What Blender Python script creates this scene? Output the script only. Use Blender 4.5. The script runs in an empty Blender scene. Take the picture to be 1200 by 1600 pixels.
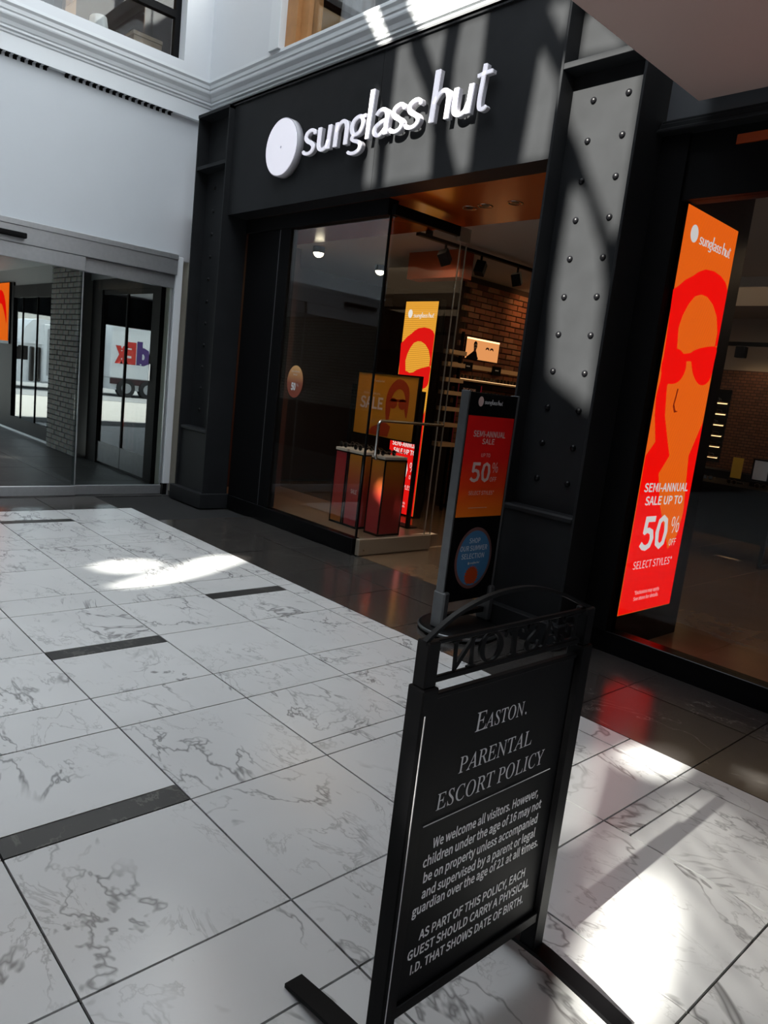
import bpy, bmesh, math, random, os
from mathutils import Vector, Matrix
from mathutils.geometry import delaunay_2d_cdt
random.seed(7)
SC = bpy.context.scene
COL = SC.collection

# ------------------------------------------------------------------ camera
cam = bpy.data.cameras.new('camera'); cam_o = bpy.data.objects.new('camera', cam); COL.objects.link(cam_o)
cam.sensor_fit = 'VERTICAL'; cam.sensor_height = 24.0; cam.lens = 24.0 * 1144.503 / 1600.0
cam.clip_start = 0.02; cam.clip_end = 300
cam_o.matrix_world = Matrix(((0.669295, -0.199392, 0.715743, 0), (0.734304, 0.030585, -0.678131, 0), (0.113323, 0.979442, 0.166885, 1.5), (0, 0, 0, 1)))
SC.camera = cam_o

# ------------------------------------------------------------------ world, sun, exposure
SUN_DIR = Vector((.03, -.85, .53)).normalized()      # towards the sun
SKY = 4.5
SUN_W = 29.0
w = bpy.data.worlds.new('world'); SC.world = w; w.use_nodes = True
bg = w.node_tree.nodes['Background']; bg.inputs[0].default_value = (.86, .935, 1.0, 1); bg.inputs[1].default_value = SKY
sl = bpy.data.lights.new('sun', 'SUN'); sl.energy = SUN_W; sl.angle = math.radians(.53); sl.color = (1, .965, .88)
so = bpy.data.objects.new('sun', sl); COL.objects.link(so); so.rotation_euler = SUN_DIR.to_track_quat('Z', 'Y').to_euler()
vs = SC.view_settings; vs.view_transform = 'Standard'; vs.look = 'None'; vs.exposure = 0.0; vs.gamma = 1.0; vs.use_curve_mapping = False
try:
    SC.cycles.max_bounces = 10; SC.cycles.transparent_max_bounces = 24; SC.cycles.sample_clamp_indirect = 6
    SC.cycles.use_denoising = True
except Exception: pass


def lamp_spot(loc, target, watts, color, size=70, blend=.6, radius=.04):
    l = bpy.data.lights.new('spot_light', 'SPOT'); l.energy = watts; l.color = color; l.spot_size = math.radians(size); l.spot_blend = blend; l.shadow_soft_size = radius
    o = bpy.data.objects.new('spot_light', l); COL.objects.link(o); o.location = loc
    o.rotation_euler = (Vector(loc) - Vector(target)).to_track_quat('Z', 'Y').to_euler(); return o


def lamp_area(loc, size, watts, color):
    l = bpy.data.lights.new('ceiling_area_light', 'AREA'); l.shape = 'RECTANGLE'; l.size, l.size_y = size; l.energy = watts; l.color = color
    o = bpy.data.objects.new('ceiling_area_light', l); COL.objects.link(o); o.location = loc; return o


WARM = (1, .70, .42)
lamp_area((-4.2, 8.2, 2.93), (3.5, 3.5), 13, WARM)
lamp_area((-1.0, 8.2, 2.93), (4, 4), 20, WARM)
lamp_area((-6.0, 5.0, 2.93), (1.4, .8), 7, WARM)
lamp_area((-12.5, 1.5, 2.7), (4, 2), 8, (.9, .95, 1))


# ------------------------------------------------------------------ materials
def new_mat(name):
    m = bpy.data.materials.new(name); m.use_nodes = True; return m, m.node_tree.nodes, m.node_tree.links


def pbr(name, col, rough=.5, metal=0.0, var=0.0, scale=6.0, spec=.5, bump=0.0, bscale=60.0):
    m, N, L = new_mat(name); b = N['Principled BSDF']
    b.inputs['Base Color'].default_value = (*col, 1); b.inputs['Roughness'].default_value = rough; b.inputs['Metallic'].default_value = metal
    b.inputs['Specular IOR Level'].default_value = spec
    if var or bump:
        tc = N.new('ShaderNodeTexCoord'); nz = N.new('ShaderNodeTexNoise'); nz.inputs['Scale'].default_value = scale; nz.inputs['Detail'].default_value = 6
        L.new(tc.outputs['Object'], nz.inputs['Vector'])
        if var:
            mx = N.new('ShaderNodeMix'); mx.data_type = 'RGBA'
            mx.inputs[6].default_value = (*[c * (1 - var) for c in col], 1); mx.inputs[7].default_value = (*[min(1, c * (1 + var)) for c in col], 1)
            L.new(nz.outputs['Fac'], mx.inputs[0]); L.new(mx.outputs[2], b.inputs['Base Color'])
        if bump:
            n2 = N.new('ShaderNodeTexNoise'); n2.inputs['Scale'].default_value = bscale; L.new(tc.outputs['Object'], n2.inputs['Vector'])
            bp = N.new('ShaderNodeBump'); bp.inputs['Strength'].default_value = bump; bp.inputs['Distance'].default_value = .01
            L.new(n2.outputs['Fac'], bp.inputs['Height']); L.new(bp.outputs['Normal'], b.inputs['Normal'])
    return m


def emit(name, col, s=1.0, stripe=None):
    m, N, L = new_mat(name); N.remove(N['Principled BSDF']); e = N.new('ShaderNodeEmission'); e.inputs[0].default_value = (*col, 1); e.inputs[1].default_value = s
    if stripe:
        tc = N.new('ShaderNodeTexCoord'); wv = N.new('ShaderNodeTexWave'); wv.bands_direction = stripe[0]; wv.inputs['Scale'].default_value = stripe[1]
        L.new(tc.outputs['Object'], wv.inputs['Vector']); mr = N.new('ShaderNodeMapRange'); mr.inputs[3].default_value = s * stripe[2]; mr.inputs[4].default_value = s * 1.1
        L.new(wv.outputs['Fac'], mr.inputs[0]); L.new(mr.outputs[0], e.inputs[1])
    L.new(e.outputs[0], N['Material Output'].inputs[0]); return m


def glass(name, tint=(1, 1, 1), ior=1.5, rough=0.0):
    m, N, L = new_mat(name); N.remove(N['Principled BSDF'])
    t = N.new('ShaderNodeBsdfTransparent'); t.inputs[0].default_value = (*tint, 1); g = N.new('ShaderNodeBsdfGlossy'); g.inputs['Roughness'].default_value = rough
    f = N.new('ShaderNodeFresnel'); gm = N.new('ShaderNodeNewGeometry'); mr = N.new('ShaderNodeMapRange'); mr.inputs[3].default_value = ior; mr.inputs[4].default_value = 1 / ior
    L.new(gm.outputs['Backfacing'], mr.inputs[0]); L.new(mr.outputs[0], f.inputs[0]); x = N.new('ShaderNodeMixShader')
    L.new(f.outputs[0], x.inputs[0]); L.new(t.outputs[0], x.inputs[1]); L.new(g.outputs[0], x.inputs[2]); L.new(x.outputs[0], N['Material Output'].inputs[0]); return m


def backlit(name, col, s):
    m = pbr(name, col, .35); b = m.node_tree.nodes['Principled BSDF']; b.inputs['Emission Color'].default_value = (*col, 1); b.inputs['Emission Strength'].default_value = s; return m


def stone(name, base, vein, rough, vein_w, streak, seed_scale=40.0, big=2.2, spec=.5):
    """veined stone: thin warped ridges, offset at random for every tile"""
    m, N, L = new_mat(name); b = N['Principled BSDF']; b.inputs['Roughness'].default_value = rough
    tc = N.new('ShaderNodeTexCoord'); oi = N.new('ShaderNodeObjectInfo')
    mul = N.new('ShaderNodeMath'); mul.operation = 'MULTIPLY'; mul.inputs[1].default_value = seed_scale; L.new(oi.outputs['Random'], mul.inputs[0])
    add = N.new('ShaderNodeVectorMath'); add.operation = 'ADD'; L.new(tc.outputs['Object'], add.inputs[0]); L.new(mul.outputs[0], add.inputs[1])
    rot = N.new('ShaderNodeMapping'); rot.inputs['Rotation'].default_value = (0, 0, .5); rot.inputs['Scale'].default_value = (1.0, 1.9, 1.0); L.new(add.outputs[0], rot.inputs['Vector'])
    cx_ = N.new('ShaderNodeCombineXYZ'); ml = N.new('ShaderNodeMath'); ml.operation = 'MULTIPLY'; ml.inputs[1].default_value = 23.0; L.new(oi.outputs['Random'], ml.inputs[0]); L.new(ml.outputs[0], cx_.inputs[2]); L.new(cx_.outputs[0], rot.inputs['Rotation'])

    def ridge(scale, width, dist):
        nz = N.new('ShaderNodeTexNoise'); nz.inputs['Scale'].default_value = scale; nz.inputs['Detail'].default_value = 5; nz.inputs['Roughness'].default_value = .62; nz.inputs['Distortion'].default_value = dist
        L.new(rot.outputs[0], nz.inputs['Vector'])
        s = N.new('ShaderNodeMath'); s.operation = 'SUBTRACT'; s.inputs[1].default_value = .5; L.new(nz.outputs['Fac'], s.inputs[0])
        a = N.new('ShaderNodeMath'); a.operation = 'ABSOLUTE'; L.new(s.outputs[0], a.inputs[0])
        r = N.new('ShaderNodeMapRange'); r.inputs[1].default_value = 0; r.inputs[2].default_value = width; r.inputs[3].default_value = 1; r.inputs[4].default_value = 0; L.new(a.outputs[0], r.inputs[0]); return r.outputs[0]

    def mask(scale, lo, hi):
        nz = N.new('ShaderNodeTexNoise'); nz.inputs['Scale'].default_value = scale; nz.inputs['Detail'].default_value = 3; L.new(add.outputs[0], nz.inputs['Vector'])
        r = N.new('ShaderNodeMapRange'); r.inputs[1].default_value = lo; r.inputs[2].default_value = hi; L.new(nz.outputs['Fac'], r.inputs[0]); return r.outputs[0]

    def mulm(a, c):
        q = N.new('ShaderNodeMath'); q.operation = 'MULTIPLY'; L.new(a, q.inputs[0])
        if isinstance(c, float): q.inputs[1].default_value = c
        else: L.new(c, q.inputs[1])
        return q.outputs[0]
    v1 = mulm(ridge(big, vein_w, .6), mask(2.3, .42, .58)); v2 = mulm(mulm(ridge(big * 3.2, vein_w * 1.4, .5), mask(3.1, .44, .60)), streak)
    mx = N.new('ShaderNodeMath'); mx.operation = 'MAXIMUM'; L.new(v1, mx.inputs[0]); L.new(v2, mx.inputs[1])
    cl = mulm(mask(1.6, .35, .75), .16)
    mx2 = N.new('ShaderNodeMath'); mx2.operation = 'MAXIMUM'; L.new(mx.outputs[0], mx2.inputs[0]); L.new(cl, mx2.inputs[1])
    mix = N.new('ShaderNodeMix'); mix.data_type = 'RGBA'; mix.inputs[6].default_value = (*base, 1); mix.inputs[7].default_value = (*vein, 1)
    b.inputs['Specular IOR Level'].default_value = spec; L.new(mx2.outputs[0], mix.inputs[0]); L.new(mix.outputs[2], b.inputs['Base Color']); return m


def gradient(name, stops, rough=.35):
    m, N, L = new_mat(name); b = N['Principled BSDF']; b.inputs['Roughness'].default_value = rough
    tc = N.new('ShaderNodeTexCoord'); sp = N.new('ShaderNodeSeparateXYZ'); L.new(tc.outputs['Generated'], sp.inputs[0]); cr = N.new('ShaderNodeValToRGB')
    while len(cr.color_ramp.elements) < len(stops): cr.color_ramp.elements.new(.5)
    for e, (p, c) in zip(cr.color_ramp.elements, stops): e.position = p; e.color = (*c, 1)
    L.new(sp.outputs['Z'], cr.inputs[0]); L.new(cr.outputs[0], b.inputs['Base Color']); return m


def brickmat(name, c1, c2, mortar, scale):
    m, N, L = new_mat(name); b = N['Principled BSDF']; b.inputs['Roughness'].default_value = .85
    tc = N.new('ShaderNodeTexCoord'); mp = N.new('ShaderNodeMapping'); mp.inputs['Rotation'].default_value = (math.pi / 2, 0, 0); L.new(tc.outputs['Object'], mp.inputs[0])
    bt = N.new('ShaderNodeTexBrick'); bt.inputs['Color1'].default_value = (*c1, 1); bt.inputs['Color2'].default_value = (*c2, 1); bt.inputs['Mortar'].default_value = (*mortar, 1); bt.inputs['Scale'].default_value = scale
    bt.inputs['Mortar Size'].default_value = .03; L.new(mp.outputs[0], bt.inputs['Vector']); L.new(bt.outputs['Color'], b.inputs['Base Color']); return m


def randcol(name, cols, rough=.8):
    m, N, L = new_mat(name); b = N['Principled BSDF']; b.inputs['Roughness'].default_value = rough
    oi = N.new('ShaderNodeObjectInfo'); cr = N.new('ShaderNodeValToRGB'); cr.color_ramp.interpolation = 'LINEAR'
    while len(cr.color_ramp.elements) < len(cols): cr.color_ramp.elements.new(.5)
    for i, (e, c) in enumerate(zip(cr.color_ramp.elements, cols)): e.position = i / (len(cols) - 1); e.color = (*c, 1)
    tc = N.new('ShaderNodeTexCoord'); nz = N.new('ShaderNodeTexNoise'); nz.inputs['Scale'].default_value = 18; L.new(tc.outputs['Object'], nz.inputs['Vector'])
    mx = N.new('ShaderNodeMix'); mx.data_type = 'RGBA'; mx.blend_type = 'MULTIPLY'; mx.inputs[0].default_value = .6
    L.new(oi.outputs['Random'], cr.inputs[0]); L.new(cr.outputs[0], mx.inputs[6]); L.new(nz.outputs['Color'], mx.inputs[7]); L.new(mx.outputs[2], b.inputs['Base Color']); return m


M = dict(
    marble=stone('white_marble', (.64, .65, .65), (.24, .24, .24), .2, .016, .55, big=1.1),
    slate=stone('dark_stone', (.040, .037, .035), (.10, .092, .085), .17, .014, .3, big=1.6, spec=.9),
    strip=stone('black_strip_stone', (.035, .035, .035), (.12, .12, .11), .35, .02, .3),
    storefloor=pbr('store_floor', (.17, .105, .06), .22, var=.35, scale=2.5),  # brown put into the tile for the store's warm light
    platform=pbr('display_floor', (.21, .135, .085), .35, var=.2, scale=4),
    grout=pbr('dark_grout', (.012, .012, .012), .9),
    shell=pbr('grey_shell_paint', (.12, .12, .125), .8),
    white=pbr('white_paint', (.62, .645, .67), .55, var=.03, scale=3),
    whitewall=pbr('grey_white_wall_paint', (.52, .55, .58), .6, var=.03, scale=3),
    white2=pbr('white_trim_paint', (.66, .69, .71), .45),
    bridge=pbr('pink_lit_soffit_paint', (.62, .45, .40), .6),  # white paint tinted pink for red light bounced onto it
    black=pbr('black_paint', (.0165, .0175, .019), .5, var=.3, scale=5, spec=.1),
    headergrey=pbr('grey_header_paint', (.075, .08, .09), .45),
    rivet=pbr('rivet_black', (.004, .004, .005), .35, spec=.2),
    blackg=pbr('black_gloss', (.004, .004, .0045), .25, spec=.15),
    blackm=pbr('black_matte', (.004, .004, .0045), .6, spec=.1),
    soffit=pbr('orange_glow_soffit', (.36, .045, .004), .22),  # orange base carries the screens' glow on a dark soffit
    alu=pbr('brushed_aluminium', (.42, .43, .44), .35, .7, var=.12, scale=30),
    champagne=pbr('champagne_metal', (.42, .36, .28), .35, .6),
    chrome=pbr('satin_steel', (.6, .58, .55), .25, 1.0),
    kioskmetal=pbr('grey_metal', (.13, .135, .14), .35, .7, var=.25, scale=12),
    glass=glass('clear_glass', (.93, .95, .95), 1.5),
    shopglass=glass('shop_glass', (.95, .96, .96), 1.3),
    doorglass=glass('door_glass', (.85, .9, .9), 1.33),
    mirror=glass('reflective_glass', (.35, .38, .4), 2.6),
    letter=backlit('lit_white_acrylic', (.84, .82, .90), .42),
    letterside=pbr('grey_return', (.45, .44, .47), .4),
    ink=pbr('white_print', (.66, .66, .66), .5),
    inkgrey=pbr('grey_print', (.56, .56, .57), .5),
    inkdim=pbr('pale_pink_print', (.62, .45, .42), .5),
    signblack=pbr('sign_black', (.004, .004, .0045), .4, spec=.08),
    signface=pbr('sign_panel_black', (.005, .005, .0055), .5, spec=.08),
    beige=pbr('beige_paint', (.38, .37, .31), .7),
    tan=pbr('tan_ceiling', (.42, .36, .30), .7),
    darkwall=pbr('dark_panel', (.045, .02, .012), .5),  # dark panel reddened to carry the store's warm glow and reflections
    brickpale=randcol('pale_brick', [(.30, .30, .28), (.42, .42, .39), (.36, .35, .33)]),
    brickred=randcol('red_brick', [(.22, .07, .03), (.34, .12, .05), (.15, .05, .025), (.42, .20, .10)]),
    brickpalefar=brickmat('pale_far_brick', (.34, .34, .31), (.42, .42, .39), (.12, .11, .10), 4),
    slatev=stone('vestibule_stone', (.030, .030, .031), (.09, .09, .085), .45, .02, .35, big=1.6),
    brickfar=brickmat('far_brick', (.10, .034, .014), (.15, .055, .024), (.03, .014, .008), 6),
    mortar=pbr('mortar', (.10, .09, .08), .9), mortardark=pbr('dark_mortar', (.04, .022, .014), .9),
    wood=pbr('honey_wood', (.36, .17, .06), .4, var=.3, scale=8),
    palewood=pbr('pale_shelf_board', (.62, .42, .24), .5),
    tray=pbr('pale_tray', (.62, .52, .42), .5),
    asphalt=pbr('pavement', (.52, .49, .45), .8, var=.1, scale=2), road=pbr('road', (.30, .30, .30), .9),
    vanwhite=pbr('vehicle_white', (.78, .80, .82), .35), vangrey=pbr('vehicle_grey', (.35, .36, .37), .5), rubber=pbr('tyre_rubber', (.02, .02, .02), .8),
    purple=pbr('purple_print', (.07, .03, .16), .5), orangeprint=pbr('red_print', (.55, .03, .02), .5), bluewin=pbr('windscreen_blue', (.05, .2, .4), .15),
    maroon=pbr('dark_red_stripe', (.04, .012, .014), .5),
    building=pbr('far_building', (.62, .60, .56), .8), sun_gobo_roof=pbr('gobo_panel', (.30, .30, .31), .8),
    ledorange=emit('led_orange', (.95, .14, .008), 1.0, ('Y', 22.0, .62)), ledyellow=emit('led_yellow', (.92, .40, .04), 1.15, ('Z', 14.0, .7)),
    ledred=emit('led_red', (1.0, .004, .002), .95), ledred2=emit('led_crimson', (.95, .01, .008), .95), ledwhite=emit('led_white', (.85, .80, .78), .75), leddark=emit('led_dark_red', (.35, .02, .004), .6),
    ledwhiteL=emit('led_white_bright', (1, .92, .85), 1.0),
    bulb=emit('lamp_bulb', (1, .86, .62), 9.0), lightpanel=emit('lit_poster', (.75, .30, .10), 1.0), lightstrip=emit('light_strip', (1, .62, .28), 2.5),
    posterorange=pbr('poster_orange', (.52, .20, .015), .4), posterred=pbr('poster_red', (.36, .035, .008), .4),
    pink=pbr('pink_edge', (.5, .02, .08), .5), cardyellow=pbr('yellow_card', (.55, .36, .02), .5),
    circleorange=gradient('orange_sticker', [(0, (.22, .04, .02)), (.45, (.25, .06, .03)), (1, (.75, .42, .16))]),
    kioskred=gradient('red_orange_poster', [(0, (.85, .18, .01)), (.3, (.78, .05, .007)), (.6, (.74, .010, .008)), (1, (.70, .008, .008))], .3),
    stickerink=pbr('sticker_print', (.75, .75, .78), .5),
    stickerblue=pbr('sticker_blue', (.05, .18, .36), .4), stickerrim=pbr('sticker_rim', (.16, .065, .055), .4), stickersun=pbr('sticker_sun', (.48, .055, .008), .4),
    pedA=gradient('pedestal_print_a', [(0, (.45, .16, .03)), (.25, (.40, .04, .025)), (1, (.35, .015, .02))]),
    pedB=gradient('pedestal_print_b', [(0, (.35, .02, .03)), (.5, (.38, .03, .02)), (1, (.50, .17, .01))]),
    cloth=pbr('grey_cloth', (.25, .24, .25), .9), clothred=pbr('red_cloth', (.12, .03, .03), .9), darkcloth=pbr('dark_cloth', (.02, .02, .022), .9), whitecloth=pbr('white_cloth', (.7, .7, .7), .9), cardboard=pbr('brown_carton', (.26, .19, .13), .8),
    lens=pbr('dark_lens', (.015, .012, .01), .1), frame=pbr('tortoise_frame', (.05, .025, .012), .3), goldframe=pbr('gold_frame', (.6, .42, .2), .3, .8),
)


# ------------------------------------------------------------------ mesh helpers
class MB:
    def __init__(s): s.bm = bmesh.new()

    def face(s, pts):
        try: return s.bm.faces.new([s.bm.verts.new(p) for p in pts])
        except ValueError: return None

    def box(s, a, b, bev=0.0):
        x0, y0, z0 = [min(p, q) for p, q in zip(a, b)]; x1, y1, z1 = [max(p, q) for p, q in zip(a, b)]
        v = [s.bm.verts.new(p) for p in ((x0, y0, z0), (x1, y0, z0), (x1, y1, z0), (x0, y1, z0), (x0, y0, z1), (x1, y0, z1), (x1, y1, z1), (x0, y1, z1))]
        fs = [s.bm.faces.new([v[i] for i in f]) for f in ((0, 3, 2, 1), (4, 5, 6, 7), (0, 1, 5, 4), (1, 2, 6, 5), (2, 3, 7, 6), (3, 0, 4, 7))]
        if bev:
            es = list({e for f in fs for e in f.edges}); bmesh.ops.bevel(s.bm, geom=es, offset=bev, segments=1, affect='EDGES', profile=.5)
        return s

    def prism(s, pts, d):
        """closed polygon (3D points) swept by vector d"""
        d = Vector(d); n = len(pts); a = [s.bm.verts.new(p) for p in pts]; b = [s.bm.verts.new(Vector(p) + d) for p in pts]
        s.bm.faces.new(a[::-1]); s.bm.faces.new(b)
        for i in range(n): s.bm.faces.new((a[i], a[(i + 1) % n], b[(i + 1) % n], b[i]))
        return s

    def cyl(s, p, q, r, n=16, r2=None):
        p, q = Vector(p), Vector(q); ax = (q - p).normalized(); u = ax.orthogonal().normalized(); v = ax.cross(u); r2 = r if r2 is None else r2
        A = [s.bm.verts.new(p + r * (math.cos(2 * math.pi * i / n) * u + math.sin(2 * math.pi * i / n) * v)) for i in range(n)]
        B = [s.bm.verts.new(q + r2 * (math.cos(2 * math.pi * i / n) * u + math.sin(2 * math.pi * i / n) * v)) for i in range(n)]
        s.bm.faces.new(A[::-1]); s.bm.faces.new(B)
        for i in range(n):
            f = s.bm.faces.new((A[i], A[(i + 1) % n], B[(i + 1) % n], B[i])); f.smooth = True
        return s

    def tube(s, pts, r, n=10):
        pts = [Vector(p) for p in pts]; rings = []; u = None
        for i, p in enumerate(pts):
            t = (pts[min(i + 1, len(pts) - 1)] - pts[max(i - 1, 0)]).normalized()
            u = (u - t * u.dot(t)).normalized() if u else t.orthogonal().normalized(); v = t.cross(u)
            rings.append([s.bm.verts.new(p + r * (math.cos(2 * math.pi * k / n) * u + math.sin(2 * math.pi * k / n) * v)) for k in range(n)])
        for a, b in zip(rings, rings[1:]):
            for k in range(n):
                f = s.bm.faces.new((a[k], a[(k + 1) % n], b[(k + 1) % n], b[k])); f.smooth = True
        s.bm.faces.new(rings[0][::-1]); s.bm.faces.new(rings[-1]); return s

    def dome(s, c, nrm, r, h, n=12, k=4):
        c = Vector(c); nrm = Vector(nrm).normalized(); u = nrm.orthogonal().normalized(); v = nrm.cross(u); prev = None
        for j in range(k + 1):
            a = math.pi / 2 * j / k; rr = r * math.cos(a); hh = h * math.sin(a)
            ring = [s.bm.verts.new(c + nrm * hh + rr * (math.cos(2 * math.pi * i / n) * u + math.sin(2 * math.pi * i / n) * v)) for i in range(n)] if j < k else [s.bm.verts.new(c + nrm * h)]
            if prev:
                for i in range(n):
                    f = s.bm.faces.new((prev[i], prev[(i + 1) % n], ring[(i + 1) % n], ring[i]) if j < k else (prev[i], prev[(i + 1) % n], ring[0])); f.smooth = True
            prev = ring
        return s

    def lathe(s, c, prof, n=24, sx=1, sy=1):
        """profile [(r, z)] about vertical axis at c"""
        c = Vector(c); prev = None
        for r, z in prof:
            ring = [s.bm.verts.new(c + Vector((sx * r * math.cos(2 * math.pi * i / n), sy * r * math.sin(2 * math.pi * i / n), z))) for i in range(n)]
            if prev:
                for i in range(n):
                    f = s.bm.faces.new((prev[i], prev[(i + 1) % n], ring[(i + 1) % n], ring[i])); f.smooth = True
            prev = ring
        return s

    def build(s, name, mat, root=None, norm=True, **props):
        if norm: bmesh.ops.recalc_face_normals(s.bm, faces=s.bm.faces[:])
        me = bpy.data.meshes.new(name); s.bm.to_mesh(me); s.bm.free(); return add(name, me, mat, root, **props)


def world_loc(o):
    v = Vector((0, 0, 0))
    while o: v = v + o.location; o = o.parent
    return v


def add(name, me, mat, root=None, **props):
    me.materials.clear(); me.materials.append(M[mat] if isinstance(mat, str) else mat)
    o = bpy.data.objects.new(name, me); COL.objects.link(o)
    if root is not None:
        me.transform(Matrix.Translation(-world_loc(root))); o.parent = root
    for k, v in props.items(): o[k] = v
    return o


def thing(name, loc, label, category, group=None):
    o = bpy.data.objects.new(name, None); COL.objects.link(o); o.location = loc; o.empty_display_size = .1
    o['label'] = label; o['category'] = category
    if group: o['group'] = group
    return o


def tag(o, label, category, group=None):
    o['label'] = label; o['category'] = category
    if group: o['group'] = group
    return o


def setting(name, loc=(0, 0, 0)):
    o = bpy.data.objects.new(name, None); COL.objects.link(o); o.location = loc; o['kind'] = 'structure'; return o


def struct(o): o['kind'] = 'structure'; return o


def box(name, a, b, mat, root=None, bev=0.0, **p): return MB().box(a, b, bev).build(name, mat, root, **p)


def copy_tree(o, parent=None):
    c = o.copy(); COL.objects.link(c)
    if parent: c.parent = parent
    for ch in list(o.children): copy_tree(ch, c)
    return c


# flat work on a plane: origin P, axes U (right) and V (up), normal = U x V
class Plane:
    def __init__(s, P, U, V): s.P, s.U, s.V = Vector(P), Vector(U).normalized(), Vector(V).normalized(); s.N = s.U.cross(s.V)

    def at(s, u, v, n=0.0): return s.P + s.U * u + s.V * v + s.N * n


def poly(name, pl, pts, mat, root, n=.002, th=.0015, smooth=0):
    if smooth: pts = smooth_loop(pts, smooth)
    return MB().prism([pl.at(u, v, n) for u, v in pts], pl.N * th).build(name, mat, root)


def smooth_loop(pts, k):
    out = []; m = len(pts)
    for i in range(m):
        p0, p1, p2, p3 = [Vector(pts[(i + j) % m]) for j in (-1, 0, 1, 2)]
        for t in [q / k for q in range(k)]:
            v = .5 * ((2 * p1) + (p2 - p0) * t + (2 * p0 - 5 * p1 + 4 * p2 - p3) * t * t + (3 * p1 - p0 - 3 * p2 + p3) * t ** 3); out.append((v.x, v.y))
    return out


def spline(pts, k=6):
    out = []; m = len(pts)
    for i in range(m - 1):
        p0, p1, p2, p3 = [Vector(pts[min(max(i + j, 0), m - 1)]) for j in (-1, 0, 1, 2)]
        for q in range(k):
            t = q / k; v = .5 * ((2 * p1) + (p2 - p0) * t + (2 * p0 - 5 * p1 + 4 * p2 - p3) * t * t + (3 * p1 - p0 - 3 * p2 + p3) * t ** 3); out.append(tuple(v))
    out.append(tuple(pts[-1])); return out


def ellipse(cx, cy, rx, ry, n=32): return [(cx + rx * math.cos(2 * math.pi * i / n), cy + ry * math.sin(2 * math.pi * i / n)) for i in range(n)]


# stroke letters of the shop's name: each glyph = list of strokes, points (x, y, width); x-height = 1
GL = {
    's': [(.62, .80, .13), (.56, .95, .17), (.36, 1.0, .17), (.14, .90, .18), (.10, .70, .20), (.24, .55, .22), (.46, .43, .22), (.60, .26, .20), (.52, .07, .17), (.30, 0, .16), (.08, .05, .16), (.0, .16, .13)],
    'u': [[(.10, 1, .20), (.10, .5, .20), (.12, .2, .20), (.22, .05, .18), (.36, .02, .17), (.52, .12, .16), (.60, .38, .16)], [(.64, 1, .20), (.63, .5, .2), (.62, 0, .2)]],
    'n': [[(.10, 1, .18), (.10, .5, .2), (.10, 0, .2)], [(.12, .62, .14), (.22, .88, .16), (.38, .99, .18), (.54, .93, .19), (.62, .72, .2), (.63, .4, .2), (.63, 0, .2)]],
    'g': [[(.60, .95, .14), (.40, 1.0, .17), (.18, .9, .18), (.08, .66, .19), (.14, .40, .18), (.30, .30, .16), (.48, .36, .17), (.60, .60, .18), (.58, .84, .16), (.44, .97, .14)], [(.50, .96, .15), (.72, .97, .16)], [(.22, .30, .14), (.14, .16, .14), (.26, .05, .16), (.46, -.02, .18), (.60, -.16, .18), (.56, -.36, .17), (.34, -.46, .16), (.10, -.42, .15), (.02, -.34, .12)]],
    'l': [[(.10, 1.92, .24), (.10, 1, .21), (.10, 0, .19)]],
    'a': [[(.08, .84, .14), (.20, .98, .17), (.38, 1.0, .18), (.54, .90, .19), (.60, .66, .2), (.60, .3, .2), (.61, 0, .2)], [(.58, .58, .13), (.34, .52, .16), (.12, .38, .18), (.08, .18, .19), (.20, .03, .17), (.38, .05, .16), (.56, .24, .14)]],
    'h': [[(.10, 1.86, .22), (.10, 1, .2), (.10, 0, .2)], [(.12, .66, .14), (.24, .92, .16), (.40, 1.05, .18), (.56, .98, .19), (.64, .76, .2), (.65, .4, .2), (.65, 0, .2)]],
    't': [[(.30, 1.55, .2), (.28, 1.0, .2), (.26, .4, .2), (.30, .10, .18), (.42, .02, .17), (.56, .04, .16), (.64, .10, .13)], [(.0, 1.20, .15), (.34, 1.24, .15), (.68, 1.25, .15)]],
}


def glyph_strokes(ch):
    g = GL[ch]; return [g] if isinstance(g[0], tuple) else g


def glyph_mb(mb, pl, ch, x0, x1, y0, xh, n0, depth, slant=.06, k=4):
    w = {'l': .2, 't': .68}.get(ch, .72); sx = (x1 - x0) / w
    for st in glyph_strokes(ch):
        pts = spline(st, k); L, R = [], []
        for i, p in enumerate(pts):
            a, b = Vector(pts[max(i - 1, 0)][:2]), Vector(pts[min(i + 1, len(pts) - 1)][:2]); d = (b - a).normalized(); nn = Vector((-d.y, d.x)); c = Vector(p[:2]); h = p[2] * (.40 if depth > .01 else .5)
            for lst, sg in ((L, 1), (R, -1)):
                q = c + nn * h * sg; X = x0 + (q.x * sx if ch != 'l' else q.x * sx) + slant * q.y * xh; lst.append((X, y0 + q.y * xh))
        top = [mb.bm.verts.new(pl.at(*q, n0 + depth)) for q in L + R[::-1]]; bot = [mb.bm.verts.new(pl.at(*q, n0)) for q in L + R[::-1]]
        m = len(L); T = 2 * m
        for i in range(m - 1):
            mb.bm.faces.new((top[i], top[i + 1], top[T - 2 - i], top[T - 1 - i])); mb.bm.faces.new((bot[T - 1 - i], bot[T - 2 - i], bot[i + 1], bot[i]))
        for i in range(T): mb.bm.faces.new((top[i], bot[i], bot[(i + 1) % T], top[(i + 1) % T]))


NAME_X = [('s', -5.645, -5.475), ('u', -5.455, -5.27), ('n', -5.225, -5.04), ('g', -5.02, -4.835), ('l', -4.815, -4.765), ('a', -4.73, -4.55), ('s', -4.53, -4.375), ('s', -4.36, -4.2), ('h', -4.115, -3.92), ('u', -3.90, -3.715), ('t', -3.695, -3.57)]


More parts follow.
